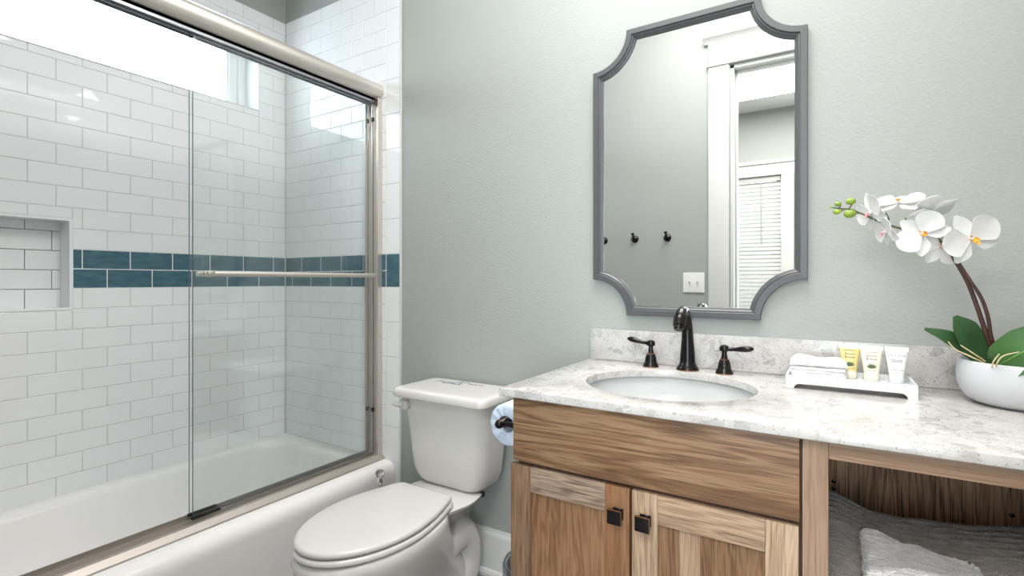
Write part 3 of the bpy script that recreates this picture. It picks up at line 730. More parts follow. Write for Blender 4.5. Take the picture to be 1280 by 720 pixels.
# tank
bm = B()
def tank(z, ins, r=0.05):
    u = (z - 0.383) / 0.332
    x0 = -1.374 - 0.034 * u + ins; x1 = -1.046 + 0.034 * u - ins
    y0 = -0.205 - 0.024 * u + ins * 0.5; y1 = -0.034 - ins * 0.3
    return rrect(x0, x1, y0, y1, r, z, 7)
loft(bm, [tank(0.383, 0.062, 0.035), tank(0.385, 0.048, 0.04), tank(0.390, 0.034, 0.045), tank(0.402, 0.018), tank(0.420, 0.007), tank(0.445, 0.001), tank(0.50, 0), tank(0.60, 0), tank(0.716, 0)])
tk = part('tank', bm, M['porcelain'], t, angle=60)
bm = B(); lathe(bm, [(0.0, 0.370), (0.010, 0.370), (0.010, 0.384)], (-1.075, -0.15, 0.002), 14); o = part('tank_bolt', bm, M['rubber'], tk); o['label'] = 'black rubber bolt under the tank'
def lidl(z, ins, r=0.03): return rrect(-1.423 + ins, -0.990 - ins, -0.266 + ins, -0.016 - ins * 0.4, r, z, 6)
bm = B()
loft(bm, [lidl(0.7165, 0.012), lidl(0.7172, 0.005), lidl(0.7195, 0.001), lidl(0.7225, 0.0), lidl(0.7400, 0.0025), lidl(0.7455, 0.0050), lidl(0.7490, 0.0095), lidl(0.7505, 0.016), lidl(0.7512, 0.032), lidl(0.7515, 0.07, 0.02)])
ld = part('tank_lid', bm, M['porcelain'], t, angle=60)
bm = B(); rp = random.Random(11)
for (cx, cy, n, w, h) in ((-1.235, -0.052, 5, 0.060, 0.010), (-1.285, -0.078, 11, 0.13, 0.012), (-1.265, -0.094, 8, 0.09, 0.010), (-1.165, -0.066, 5, 0.07, 0.007)):
    for k in range(n):
        x = cx - w / 2 + w * (k + 0.5) / n
        for j in range(3):
            dx, dy = rp.uniform(-0.003, 0.003), rp.uniform(-h / 2, h / 2)
            a, c = rp.uniform(0.002, 0.006), rp.uniform(0.0012, 0.0028)
            box(bm, x + dx - a, x + dx + a, cy + dy - c, cy + dy + c, 0.7514, 0.7519)
o = part('printed_mark', bm, M['inkblue'], ld, smooth=False); o['label'] = 'small slate blue print on the tank lid'
bm = B()
box(bm, -1.396, -1.358, -0.248, -0.226, 0.668, 0.701, 0.005, 3)
tube(bm, [(-1.376, -0.246, 0.685), (-1.388, -0.250, 0.685), (-1.405, -0.252, 0.6835), (-1.424, -0.2515, 0.682)], [0.0085, 0.0095, 0.0075, 0.0045], 12)
o = part('flush_lever', bm, M['porcelain'], tk, angle=50)

# crystal-knobbed brush between tub and toilet
t = thing('toilet_brush', 'clear crystal knob on a thin chrome rod standing between tub and toilet', 'toilet brush', (-1.545, -0.20, 0))
bm = B(); bmesh.ops.create_icosphere(bm, subdivisions=2, radius=0.019, matrix=Matrix.Translation((-1.545, -0.20, 0.375))); part('crystal_knob', bm, M['crystal'], t, smooth=False)
bm = B(); lathe(bm, [(0.0075, 0.16), (0.0075, 0.335), (0.010, 0.338), (0.010, 0.346), (0.0085, 0.349), (0.0085, 0.358)], (-1.545, -0.20, 0), 16); part('rod', bm, M['chrome'], t)
bm = B(); lathe(bm, [(0.048, 0.0), (0.050, 0.004), (0.050, 0.15), (0.046, 0.158), (0.008, 0.162)], (-1.545, -0.20, 0), 28); part('holder', bm, M['chrome'], t)

# ================================================================== vanity
CT = 0.8866
def shaker_door(name, label, x0, x1, sl, rl, sr, panel, knob_x):
    t = thing(name, label, 'cabinet door', (x0, -0.575, 0.10))
    return t
t = thing('sink_cabinet', 'hickory sink cabinet with a wide drawer front over two shaker doors', 'cabinet', (-0.36, -0.28, 0))
bm = B()
box(bm, -0.672, -0.654, -0.538, -0.004, 0.0, 0.8665); box(bm, -0.062, -0.047, -0.538, -0.004, 0.0, 0.8665); box(bm, -0.654, -0.062, -0.535, -0.004, 0.09, 0.105); box(bm, -0.654, -0.062, -0.012, -0.004, 0.105, 0.8665)
box(bm, -0.654, -0.062, -0.49, -0.475, 0.0, 0.09)
part('carcass', bm, M['w_side'], t, smooth=False)
bm = B()
box(bm, -0.672, -0.640, -0.5565, -0.538, 0.09, 0.8665); box(bm, -0.085, -0.0455, -0.5565, -0.538, 0.09, 0.8665); box(bm, -0.640, -0.085, -0.5565, -0.538, 0.83, 0.8665); box(bm, -0.640, -0.085, -0.5565, -0.538, 0.675, 0.735); box(bm, -0.640, -0.085, -0.5565, -0.538, 0.09, 0.12); box(bm, -0.39, -0.35, -0.5565, -0.538, 0.12, 0.675)
part('face_frame', bm, M['w_dark'], t, smooth=False)
bm = B(); box(bm, -0.676, -0.049, -0.576, -0.557, 0.7065, 0.8635, 0.0015, 2); part('drawer_front', bm, M['w_drawer'], t)
def door(x0, x1, mats, knob_x, names):
    z0, z1 = 0.105, 0.6965
    sw, rh = 0.056, 0.062
    bm = B(); xe = [x0 + sw - 0.006] + list(mats.get('boards', ())) + [x1 - sw + 0.006]
    for k in range(len(xe) - 1): box(bm, xe[k], xe[k + 1], -0.5668, -0.559, z0 + rh - 0.006, z1 - rh + 0.006, mi=k % 3)
    p = part('door', bm, mats['panel'], t, smooth=False); p['label'] = names[0]
    bm = B(); box(bm, x0, x0 + sw, -0.576, -0.557, z0, z1, 0.0014, 2); q = part('stile', bm, mats['l'], p); q['label'] = names[1]
    bm = B(); box(bm, x1 - sw, x1, -0.576, -0.557, z0, z1, 0.0014, 2); q = part('stile', bm, mats['r'], p); q['label'] = names[2]
    for a in (z0, z1 - rh):
        bm = B(); box(bm, x0 + sw + 0.0003, x1 - sw - 0.0003, -0.5757, -0.557, a, a + rh, 0.0012, 2); part('rail', bm, mats['rail'], p)
    bm = B(); kz = 0.6385
    box(bm, knob_x - 0.016, knob_x + 0.016, -0.604, -0.597, kz - 0.016, kz + 0.016, 0.0016, 2)
    lathe(bm, [(0.011, -0.576), (0.009, -0.582), (0.008, -0.597)], (knob_x, 0, kz), 16, 'y')
    box(bm, knob_x - 0.012, knob_x + 0.012, -0.580, -0.576, kz - 0.012, kz + 0.012, 0.001, 1)
    k = part('knob', bm, M['bronze'], p); k['label'] = 'square dark bronze knob'
    bm = B()
    for (a0, a1, b0, b1) in ((-0.0162, 0.0162, 0.0152, 0.0162), (0.0152, 0.0162, -0.0162, 0.0152)):
        box(bm, knob_x + a0, knob_x + a1, -0.6043, -0.6015, kz + b0, kz + b1)
    # worn copper edge joined into the knob mesh as a second material
    me = k.data; me.materials.append(M['copper'])
    b2 = bmesh.new(); b2.from_mesh(me); n0 = len(b2.faces)
    tmp = bpy.data.meshes.new('tmp'); bm.transform(Matrix.Translation(-t.location)); bm.to_mesh(tmp); bm.free(); b2.from_mesh(tmp)
    b2.faces.ensure_lookup_table()
    for f in b2.faces[n0:]: f.material_index = 1
    b2.to_mesh(me); b2.free(); bpy.data.meshes.remove(tmp)
door(-0.683, -0.3755, dict(panel=M['w_panel1'], l=M['w_stile1'], r=M['w_stile2'], rail=M['w_rail1']), -0.4005, ('amber hickory door panel', 'brown stile', 'orange brown stile'))
door(-0.3695, -0.0505, dict(panel=[M['w_panel2'], M['w_pale2'], M['w_dark2']], boards=(-0.2695, -0.228, -0.207), l=M['w_stile3'], r=M['w_stile4'], rail=M['w_rail2']), -0.3385, ('door panel of mixed brown and pale boards', 'tan stile', 'pale stile'))

t = thing('open_shelf_cabinet', 'pale wood open cabinet with dark back panel holding folded towels', 'cabinet', (0.29, -0.28, 0))
bm = B(); box(bm, -0.0445, -0.0035, -0.576, -0.545, 0.0, 0.866, 0.001, 1); part('post', bm, M['w_post'], t)
bm = B(); box(bm, -0.0033, 0.58, -0.5755, -0.548, 0.832, 0.866, 0.001, 1); part('top_rail', bm, M['w_toprail'], t)
bm = B(); box(bm, 0.58, 0.615, -0.576, -0.545, 0.0, 0.866, 0.001, 1); part('post', bm, M['w_post'], t)
bm = B(); box(bm, -0.030, -0.012, -0.545, -0.02, 0.0, 0.866); part('side_panel', bm, M['w_side'], t, smooth=False)
bm = B(); box(bm, 0.597, 0.615, -0.545, -0.02, 0.0, 0.866); part('side_panel', bm, M['w_side'], t, smooth=False)
bm = B(); box(bm, -0.012, 0.597, -0.062, -0.045, 0.04, 0.866); bp_ = part('back_panel', bm, M['w_back'], t, smooth=False); bp_['label'] = 'dark oak back panel'
for (x, z) in ((0.0065, 0.622), (0.0065, 0.604), (0.352, 0.617)):
    bm = B(); lathe(bm, [(0.0052, -0.062), (0.0048, -0.0645), (0.0022, -0.0655), (0.0018, -0.064)], (x, 0, z), 14, 'y'); part('screw', bm, M['bronze'], bp_)
bm = B(); box(bm, -0.012, 0.597, -0.545, -0.062, 0.375, 0.395); part('shelf', bm, M['w_back'], t, smooth=False)
bm = B(); box(bm, -0.012, 0.597, -0.545, -0.062, 0.06, 0.08); part('shelf', bm, M['w_back'], t, smooth=False)
bm = B(); box(bm, -0.0033, 0.58, -0.570, -0.548, 0.045, 0.085, 0.001, 1); part('bottom_rail', bm, M['w_toprail'], t)

# countertop with oval cut-out
SX, SY, SA, SB = -0.362, -0.315, 0.213, 0.198
t = tag(empty('countertop', (-0.04, -0.3, CT - 0.02)), 'pale speckled quartz countertop spanning both vanity cabinets', 'countertop')
bm = B()
CX0, CX1, CY0, CY1 = -0.7064, 0.619, -0.596, -0.0015
n = 72
angs = [2 * PI * k / n for k in range(n)]
def outer(a):
    dx, dy = math.cos(a) * SA, math.sin(a) * SB
    ts = []
    if dx > 1e-9: ts.append((CX1 - SX) / dx)
    if dx < -1e-9: ts.append((CX0 - SX) / dx)
    if dy > 1e-9: ts.append((CY1 - SY) / dy)
    if dy < -1e-9: ts.append((CY0 - SY) / dy)
    k = min(ts); return (SX + dx * k, SY + dy * k)
corner_a = [math.atan2((y - SY) / SB, (x - SX) / SA) % (2 * PI) for x in (CX0, CX1) for y in (CY0, CY1)]
angs = sorted(set(angs + corner_a))
def oin(o, z): return [(p[0], p[1], z) for p in o]
O_ = [outer(a) for a in angs]
def inset(o, d): return [(min(max(p[0], CX0 + d), CX1 - d), min(max(p[1], CY0 + d), CY1 - d)) for p in o]
def oval(g, z): return [(SX + (SA + g) * math.cos(a), SY + (SB + g) * math.sin(a), z) for a in angs]
loops = [oval(0, CT - 0.02), oval(0, CT - 0.003), oval(0.001, CT - 0.0008), oval(0.003, CT), oin(inset(O_, 0.002), CT), oin(inset(O_, 0.0006), CT - 0.0006), oin(O_, CT - 0.002), oin(O_, CT - 0.018), oin(inset(O_, 0.002), CT - 0.02)]
rows = loft(bm, loops + [loops[0]], False, False)
bmesh.ops.remove_doubles(bm, verts=bm.verts[:], dist=1e-5)
part('stone_slab', bm, M['quartz'], t, angle=30)
tag(link('backsplash', (lambda b_: (box(b_, -0.7064, 0.619, -0.020, -0.0005, CT + 0.0003, 0.990, 0.0015, 2), b_)[1])(B()), M['quartz']), 'speckled quartz backsplash strip along the wall behind the faucet', 'backsplash')
t = thing('sink', 'oval white undermount sink basin set under the countertop', 'sink', (SX, SY, 0.72))
bm = B()
def so(k, z, g=0.0): return [(SX + (SA + 0.012) * k * math.cos(2 * PI * i / 64), SY + 0.0 + (SB + 0.012) * k * math.sin(2 * PI * i / 64), z) for i in range(64)]
loft(bm, [so(1.05, CT - 0.0205), so(1.0, CT - 0.0205), so(0.985, CT - 0.03), so(0.95, CT - 0.065), so(0.88, CT - 0.10), so(0.74, CT - 0.13), so(0.5, CT - 0.148), so(0.25, CT - 0.155), so(0.10, CT - 0.157),
          so(0.10, CT - 0.172), so(0.5, CT - 0.165), so(0.76, CT - 0.147), so(0.91, CT - 0.115), so(0.99, CT - 0.07), so(1.03, CT - 0.034), so(1.05, CT - 0.030)], False, False)
bm.verts.ensure_lookup_table()
part('basin', bm, M['basin'], t, angle=50)
bm = B(); lathe(bm, [(0.024, CT - 0.172), (0.024, CT - 0.156), (0.020, CT - 0.1545), (0.008, CT - 0.1535)], (SX, SY, 0), 24); o = part('drain', bm, M['bronze'], t); o['label'] = 'dark bronze drain'

# ------------------------------------------------------------------ faucet
t = thing('faucet', 'dark oil-rubbed bronze widespread faucet with arched spout and two lever handles', 'faucet', (-0.366, -0.08, CT))
FX, FYY = -0.3655, -0.080
bm = B()
lathe(bm, [(0.0325, CT), (0.0325, CT + 0.003), (0.031, CT + 0.007), (0.028, CT + 0.012), (0.0245, CT + 0.018), (0.0225, CT + 0.024)], (FX, FYY, 0), 36, cap1=False)
path = smooth_path([(FX, FYY, CT + 0.018), (FX, FYY, CT + 0.05), (FX, FYY - 0.001, CT + 0.10), (FX + 0.0, FYY - 0.006, CT + 0.14), (FX, FYY - 0.026, CT + 0.172), (FX, FYY - 0.058, CT + 0.180), (FX, FYY - 0.090, CT + 0.163), (FX, FYY - 0.104, CT + 0.140)], 8)
tube(bm, path, lerp_list([0.0232, 0.0212, 0.0172, 0.0145, 0.0132, 0.0145, 0.0172, 0.0170], 8), 24)
sp = part('spout', bm, M['bronze'], t, angle=60)
e1 = Vector(path[-1]); dr = (Vector(path[-1]) - Vector(path[-3])).normalized()
bm = B(); tube(bm, [e1 - dr * 0.001, e1 + dr * 0.008, e1 + dr * 0.012], [0.0135, 0.0135, 0.0125], 20); part('aerator', bm, M['bronze'], sp)
bm = B(); lathe(bm, [(0.0329, CT + 0.0004), (0.0332, CT + 0.0018), (0.0328, CT + 0.003)], (FX, FYY, 0), 36, cap0=False, cap1=False); o = part('copper_edge', bm, M['copper'], sp); o['label'] = 'worn copper rim'
def handle(hx, hy, dirx, diry, rise):
    bm = B()
    lathe(bm, [(0.0245, CT), (0.0245, CT + 0.003), (0.0225, CT + 0.006), (0.022, CT + 0.010), (0.0185, CT + 0.015), (0.0175, CT + 0.022), (0.0165, CT + 0.030), (0.0125, CT + 0.041), (0.0085, CT + 0.046), (0.0085, CT + 0.052), (0.007, CT + 0.056), (0.007, CT + 0.064), (0.0125, CT + 0.066), (0.0135, CT + 0.073), (0.0115, CT + 0.080), (0.005, CT + 0.083)], (hx, hy, 0), 28)
    h = part('handle', bm, M['bronze'], t, angle=45)
    d = Vector((dirx, diry, 0)).normalized(); c = Vector((hx, hy, CT + 0.072))
    bm = B(); pts = []; rad = []
    for u, z, r_ in ((0.006, 0, 0.008), (0.018, 0.0, 0.0065), (0.030, 0.001, 0.0068), (0.045, 0.003, 0.0095), (0.058, 0.005, 0.0112), (0.068, 0.006, 0.0098), (0.076, 0.0065, 0.006), (0.079, 0.0065, 0.002)):
        pts.append(c + d * u + Vector((0, 0, z + rise * u))); rad.append(r_)
    tube(bm, pts, rad, 16, flat=0.8)
    part('lever', bm, M['bronze'], h, angle=60)
    bm = B(); lathe(bm, [(0.0249, CT + 0.0004), (0.0251, CT + 0.0016), (0.0248, CT + 0.0028)], (hx, hy, 0), 28, cap0=False, cap1=False); q = part('copper_edge', bm, M['copper'], h); q['label'] = 'worn copper rim'
    bm = B(); lathe(bm, [(0.0129, CT + 0.0405), (0.0132, CT + 0.0415), (0.0115, CT + 0.0425)], (hx, hy, 0), 28, cap0=False, cap1=False)
    q = part('copper_edge', bm, M['copper'], h); q['label'] = 'worn copper rim'
handle(-0.4765, -0.082, -0.96, 0.10, 0.06)
handle(-0.2605, -0.088, 0.99, -0.10, -0.02)

# ------------------------------------------------------------------ mirror
t = thing('wall_mirror', 'grey framed wall mirror with scooped corners above the sink', 'mirror', (-0.375, 0, 1.0408))
mx0, mx1, mz0, mz1 = -0.6965, -0.0542, 1.0408, 1.9907
RR = 0.1195
def oct_loop(w, y, k=14):
    """outline with concave quarter-circle corners, offset inward by w"""
    r = RR + w; pts = []
    h = math.sqrt(max(r * r - w * w, 1e-9)); a0 = math.asin(w / r)
    for cx, cz, sx, sz in ((mx1, mz1, -1, -1), (mx0, mz1, 1, -1), (mx0, mz0, 1, 1), (mx1, mz0, -1, 1)):
        arc = []
        for i in range(k + 1):
            a = a0 + (PI / 2 - 2 * a0) * i / k               # from the side (x = edge) to the top/bottom
            arc.append((cx + sx * r * math.sin(a), y, cz + sz * r * math.cos(a)))
        if (sx, sz) in ((1, -1), (-1, 1)): arc = arc[::-1]
        pts += arc
    return pts
bm = B()
L_ = [oct_loop(0.0, -0.0008), oct_loop(0.0, -0.0205), oct_loop(0.0012, -0.0225), oct_loop(0.0175, -0.0235), oct_loop(0.0188, -0.0225), oct_loop(0.0195, -0.0185), oct_loop(0.0225, -0.0195), oct_loop(0.0250, -0.0180), oct_loop(0.0265, -0.0150), oct_loop(0.0275, -0.0125), oct_loop(0.0310, -0.0110), oct_loop(0.0330, -0.0085), oct_loop(0.0335, -0.0035)]
loft(bm, L_, False, False)
part('frame', bm, M['mframe'], t, angle=28)
bm = B(); loft(bm, [oct_loop(0.030, -0.0012), oct_loop(0.030, -0.0055)], True, True)
part('mirror_glass', bm, M['mirror'], t, smooth=False)

# ------------------------------------------------------------------ tray and toiletries
t = thing('tray', 'white marble tray on arched feet holding a washcloth and three small tubes', 'tray', (0.038, -0.148, CT))
bm = B(); ty0, ty1, tx0, tx1 = -0.212, -0.078, -0.096, 0.166
zf = CT + 0.014
box(bm, tx0 + 0.004, tx1 - 0.004, ty0 + 0.004, ty1 - 0.004, zf, zf + 0.006)
def side_wall(a0, a1, fixed0, fixed1, along):
    Lx = a1 - a0; poly = []
    poly += [(a0, CT + 0.0004), (a0 + 0.018, CT + 0.0004)]
    for i in range(7):
        a = R(90 * i / 6); poly.append((a0 + 0.018 + 0.014 * (1 - math.cos(a)), CT + 0.0004 + 0.0125 * math.sin(a)))
    for i in range(7):
        a = R(90 - 90 * i / 6); poly.append((a1 - 0.018 - 0.014 * (1 - math.cos(a)), CT + 0.0004 + 0.0125 * math.sin(a)))
    poly += [(a1 - 0.018, CT + 0.0004), (a1, CT + 0.0004), (a1, CT + 0.033), (a0, CT + 0.033)]
    prism(bm, poly, along, fixed0, fixed1)
side_wall(tx0, tx1, ty0, ty0 + 0.006, 'y'); side_wall(tx0, tx1, ty1 - 0.006, ty1, 'y')
side_wall(ty0 + 0.006, ty1 - 0.006, tx0, tx0 + 0.006, 'x'); side_wall(ty0 + 0.006, ty1 - 0.006, tx1 - 0.006, tx1, 'x')
part('tray_body', bm, M['marble'], t, angle=30)
TZ = zf + 0.0062
# folded washcloth
bm = B()
cx0, cx1, cy0, cy1 = -0.086, 0.031, -0.194, -0.116
zz = TZ; hs = [0.0085, 0.008, 0.008, 0.008]
for k, h in enumerate(hs):
    j = 0.0015 * math.sin(k * 2.1)
    box(bm, cx0 + j, cx1 + j, cy0 + abs(j), cy1, zz, zz + h + 0.0006, 0.0036, 4); zz += h
# plump top fold
top = []
for i in range(15):
    u = i / 14; x = cx0 - 0.002 + (cx1 - cx0 + 0.005) * u
    hh = 0.024 + 0.004 * math.sin(u * 9) * 0.6 - 0.004 * u - (0.010 * max(0, abs(u - 0.5) * 2 - 0.82) / 0.18)
    top.append([(x, (cy0 + cy1) / 2 + (cy1 - cy0 + 0.004) / 2 * (abs(math.cos(a)) ** 0.5) * (1 if math.cos(a) > 0 else -1), zz + max(0.003, hh) / 2 + (max(0.003, hh) / 2) * (abs(math.sin(a)) ** 0.6) * (1 if math.sin(a) > 0 else -1)) for a in [2 * PI * q / 24 for q in range(24)]])
loft(bm, top)
for v in bm.verts: v.co += Vector((noise.noise(v.co * 60), noise.noise(v.co * 60 + Vector((9, 0, 0))), noise.noise(v.co * 70 + Vector((0, 7, 0))))) * 0.0012
tag(link('washcloth', bm, M['terrywhite'], angle=70), 'white folded washcloth at the left end of the marble tray', 'washcloth')

def text_mesh(body, size, mat, parent, loc, extr=0.00008, name='printed_text', squeeze=1.0):
    cu = bpy.data.curves.new('txt', 'FONT'); cu.body = body; cu.size = size; cu.align_x = 'CENTER'; cu.extrude = extr; cu.resolution_u = 2
    ob = bpy.data.objects.new('txt', cu); COL.objects.link(ob)
    bpy.context.view_layer.update()
    dg = bpy.context.evaluated_depsgraph_get()
    me = bpy.data.meshes.new_from_object(ob.evaluated_get(dg)); bpy.data.objects.remove(ob); bpy.data.curves.remove(cu)
    me.materials.clear(); me.materials.append(mat); me.name = name
    me.transform(Matrix.Translation(loc) @ Matrix.Rotation(R(90), 4, 'X') @ Matrix.Diagonal((squeeze, 1, 1, 1)))
    o = bpy.data.objects.new(name, me); COL.objects.link(o)
    off = Vector(parent.location); p = parent.parent
    while p: off += p.location; p = p.parent
    me.transform(Matrix.Translation(-off)); o.parent = parent
    return o
def lotion(name, label, xc, yc, rot, body_mat, cap_mat, lines, plant, small):
    t = thing(name, label, 'tube', (xc, yc, TZ), 'small toiletry tubes on the tray')
    def el(hw, th, z, n=28): return [(xc + hw * math.cos(2 * PI * k / n), yc + th * math.sin(2 * PI * k / n), z) for k in range(n)]
    bm = B(); loft(bm, [el(0.0150, 0.0135, TZ), el(0.0158, 0.0142, TZ + 0.002), el(0.0158, 0.0142, TZ + 0.018), el(0.0150, 0.0135, TZ + 0.0195)]); part('cap', bm, cap_mat, t, angle=30)
    bm = B(); H = 0.067; z0 = TZ + 0.0195
    Ls = []
    for u in (0, 0.02, 0.2, 0.4, 0.6, 0.8, 0.86): Ls.append(el(0.0158 + 0.0082 * u, 0.0140 * (1 - u) ** 0.8 + 0.0006, z0 + H * (u * 0.84 / 0.86)))
    loft(bm, Ls); bd = part('body', bm, body_mat, t, angle=60)
    bm = B(); box(bm, xc - 0.0238, xc + 0.0238, yc - 0.0013, yc + 0.0013, z0 + H * 0.838, z0 + H); part('crimp', bm, M['crimp'], t)
    def fy(z):                                               # front surface of the body at height z
        u = min(0.86, max(0, (z - z0) / H * 0.86 / 0.84)); return yc - (0.0140 * (1 - u) ** 0.8 + 0.0006) - 0.0003
    for txt, size, f, sq in lines:
        zt = z0 + H * f; text_mesh(txt, size, M['ink'], bd, (xc, fy(zt + size * 0.3), zt), squeeze=sq)
    rl = random.Random(len(label))
    for f, w in small:
        bm = B(); zt = z0 + H * f; x = xc - w / 2
        while x < xc + w / 2 - 0.001:
            ln = rl.uniform(0.0009, 0.0024); y = fy(zt)
            box(bm, x, x + ln, y - 0.0001, y + 0.0001, zt, zt + 0.0011); x += ln + 0.0006
        part('small_print', bm, M['ink'], bd, smooth=False)
    if plant:
        bm = B(); pc = Vector((xc, 0, z0 + H * 0.19))
        for k in range(17):
            a = R(18 + 144 * k / 16); ln = 0.0115 + 0.003 * math.sin(k * 2.7)
            d = Vector((math.cos(a), 0, math.sin(a))); nrm = Vector((-d.z, 0, d.x))
            q = [pc + nrm * 0.0009, pc - nrm * 0.0009, pc + d * ln * 0.55 - nrm * 0.0011, pc + d * ln, pc + d * ln * 0.55 + nrm * 0.0011]
            vs = [bm.verts.new((p.x, fy(p.z) - 0.0001 * (k % 3), p.z)) for p in q]; bm.faces.new(vs)
        part('printed_plant', bm, M['inkgreen'], bd, smooth=False)
    return t
lotion('toiletry_tube', 'small amber toiletry tube standing just behind the washcloth', 0.041, -0.098, 0, M['tubeamber'], M['capclear'], [('Desert', 0.0078, 0.60, 1.0), ('Breeze', 0.0078, 0.485, 1.0)], True, [(0.76, 0.026), (0.10, 0.018)])
lotion('toiletry_tube', 'small cream toiletry tube, middle one of three on the tray', 0.0855, -0.112, 0, M['tubecream'], M['capclear'], [('Desert', 0.0078, 0.60, 1.0), ('Breeze', 0.0078, 0.485, 1.0)], True, [(0.76, 0.026), (0.10, 0.018)])
lotion('toiletry_tube', 'small white lotion tube at the right end of the tray', 0.1365, -0.106, 0, M['tubewhite'], M['capwhite'], [('L O T I O N', 0.0066, 0.66, 1.0)], False, [(0.53, 0.022), (0.49, 0.020), (0.45, 0.022), (0.17, 0.024), (0.09, 0.014)])

# ------------------------------------------------------------------ orchid
PX, PY = 0.350, -0.150
t = thing('potted_orchid', 'white artificial orchid in a round white bowl at the right end of the counter', 'potted plant', (PX, PY, CT))
bm = B()
lathe(bm, [(0.064, 0.0), (0.078, 0.002), (0.092, 0.010), (0.1025, 0.025), (0.1075, 0.042), (0.1090, 0.058), (0.1080, 0.076), (0.1060, 0.0905), (0.1045, 0.0945), (0.1015, 0.0945), (0.1000, 0.090), (0.099, 0.070), (0.080, 0.068)], (PX, PY, CT + 0.0003), 64, cap1=False)
part('pot', bm, M['pot'], t, angle=60)
bm = B(); lathe(bm, [(0.0985, 0.070), (0.06, 0.079), (0.002, 0.083)], (PX, PY, CT), 40, cap0=False)
part('moss', bm, M['soil'], t, angle=60)
def blade(bm, pts, nrm, widths, fold=0.15, cross=7, thick=0.0016, mi=0):
    """a leaf: centre line pts, surface normal nrm, half widths; cupped across and given thickness"""
    P = smooth_path(pts, 6); Wd = lerp_list(widths, 6); Nn = Vector(nrm).normalized()
    top, bot = [], []
    for i, p in enumerate(P):
        tg = (P[min(i + 1, len(P) - 1)] - P[max(i - 1, 0)]).normalized()
        sd = tg.cross(Nn).normalized(); up = sd.cross(tg).normalized()
        top.append([p + sd * Wd[i] * q + up * (fold * Wd[i] * q * q + thick * (1 - q * q)) for q in [2 * k / (cross - 1) - 1 for k in range(cross)]])
        bot.append([p + sd * Wd[i] * q + up * (fold * Wd[i] * q * q - thick * (1 - q * q)) for q in [1 - 2 * k / (cross - 1) for k in range(cross)]])
    loft(bm, [a + b_ for a, b_ in zip(top, bot)], True, True, True, mi)
    return P
LV = [
    ('leafdark', [(PX - 0.035, PY - 0.005, CT + 0.075), (0.262, -0.165, CT + 0.110), (0.222, -0.170, CT + 0.140), (0.182, -0.170, CT + 0.158)], (0.15, -0.75, 0.6), [0.012, 0.021, 0.019, 0.004]),
    ('leafdark', [(PX - 0.045, PY - 0.02, CT + 0.075), (0.272, -0.178, CT + 0.115), (0.247, -0.182, CT + 0.165), (0.2335, -0.180, CT + 0.190)], (0.35, -0.9, 0.25), [0.016, 0.031, 0.026, 0.005]),
    ('leaf', [(0.290, -0.205, CT + 0.080), (0.305, -0.228, CT + 0.100), (0.338, -0.240, CT + 0.130), (0.385, -0.242, CT + 0.155), (0.46, -0.228, CT + 0.150)], (-0.30, -0.88, 0.36), [0.016, 0.036, 0.044, 0.036, 0.006]),
    ('leaf', [(PX + 0.01, PY + 0.03, CT + 0.075), (0.40, -0.09, CT + 0.13), (0.46, -0.07, CT + 0.16)], (-0.2, -0.7, 0.6), [0.015, 0.032, 0.005]),
]
for k, (mn, pts, nr, wd) in enumerate(LV):
    bm = B(); P = blade(bm, pts, nr, wd, 0.25); lf = part('leaf', bm, M[mn], t, angle=70)
    nn = Vector(nr).normalized()
    bm = B(); tube(bm, [p + nn * 0.0016 for p in P[2:-3]], 0.0011, 6); part('midrib', bm, M['rib'] if mn == 'leaf' else M['leafdark'], lf)
for pts in ([(0.292, -0.222, CT + 0.076), (0.290, -0.245, CT + 0.100), (0.298, -0.253, CT + 0.116), (0.320, -0.257, CT + 0.126)], [(0.286, -0.222, CT + 0.076), (0.284, -0.243, CT + 0.100), (0.292, -0.250, CT + 0.119)],
            [(0.285, -0.190, CT + 0.088), (0.256, -0.203, CT + 0.105), (0.232, -0.200, CT + 0.118), (0.220, -0.195, CT + 0.134)], [(0.285, -0.190, CT + 0.092), (0.258, -0.202, CT + 0.114), (0.240, -0.198, CT + 0.128)]):
    bm = B(); P = smooth_path(pts, 5); tube(bm, P, [0.0018 * (1 - 0.5 * i / len(P)) for i in range(len(P))], 8); o = part('aerial_root', bm, M['root'], t)
SYY = -0.175
bm = B(); P = smooth_path([(PX - 0.04, PY - 0.01, CT + 0.078), (0.289, SYY, 1.030), (0.2725, SYY, 1.095), (0.2565, SYY, 1.150), (0.237, SYY, 1.196), (0.226, SYY, 1.222)], 6)
tube(bm, P, [0.0048 - 0.0012 * i / len(P) for i in range(len(P))], 10)
st = part('stem', bm, M['stem'], t)
bm = B(); P = smooth_path([(PX - 0.036, PY - 0.02, CT + 0.078), (0.2945, SYY - 0.004, 1.030), (0.2885, SYY - 0.006, 1.075), (0.277, SYY - 0.008, 1.118), (0.258, SYY - 0.006, 1.158), (0.238, SYY - 0.004, 1.200)], 6)
tube(bm, P, [0.0040 - 0.0010 * i / len(P) for i in range(len(P))], 10)
part('stem', bm, M['stem'], t)
bm = B(); P = smooth_path([(0.226, SYY, 1.222), (0.205, SYY + 0.012, 1.252), (0.172, SYY + 0.018, 1.272), (0.143, SYY + 0.012, 1.277), (0.115, SYY + 0.01, 1.288), (0.090, SYY, 1.300), (0.060, SYY - 0.004, 1.318), (0.040, SYY - 0.006, 1.328), (0.018, SYY - 0.006, 1.332), (0.001, SYY - 0.006, 1.336)], 6)
tube(bm, P, [0.0030 - 0.0014 * i / len(P) for i in range(len(P))], 8)
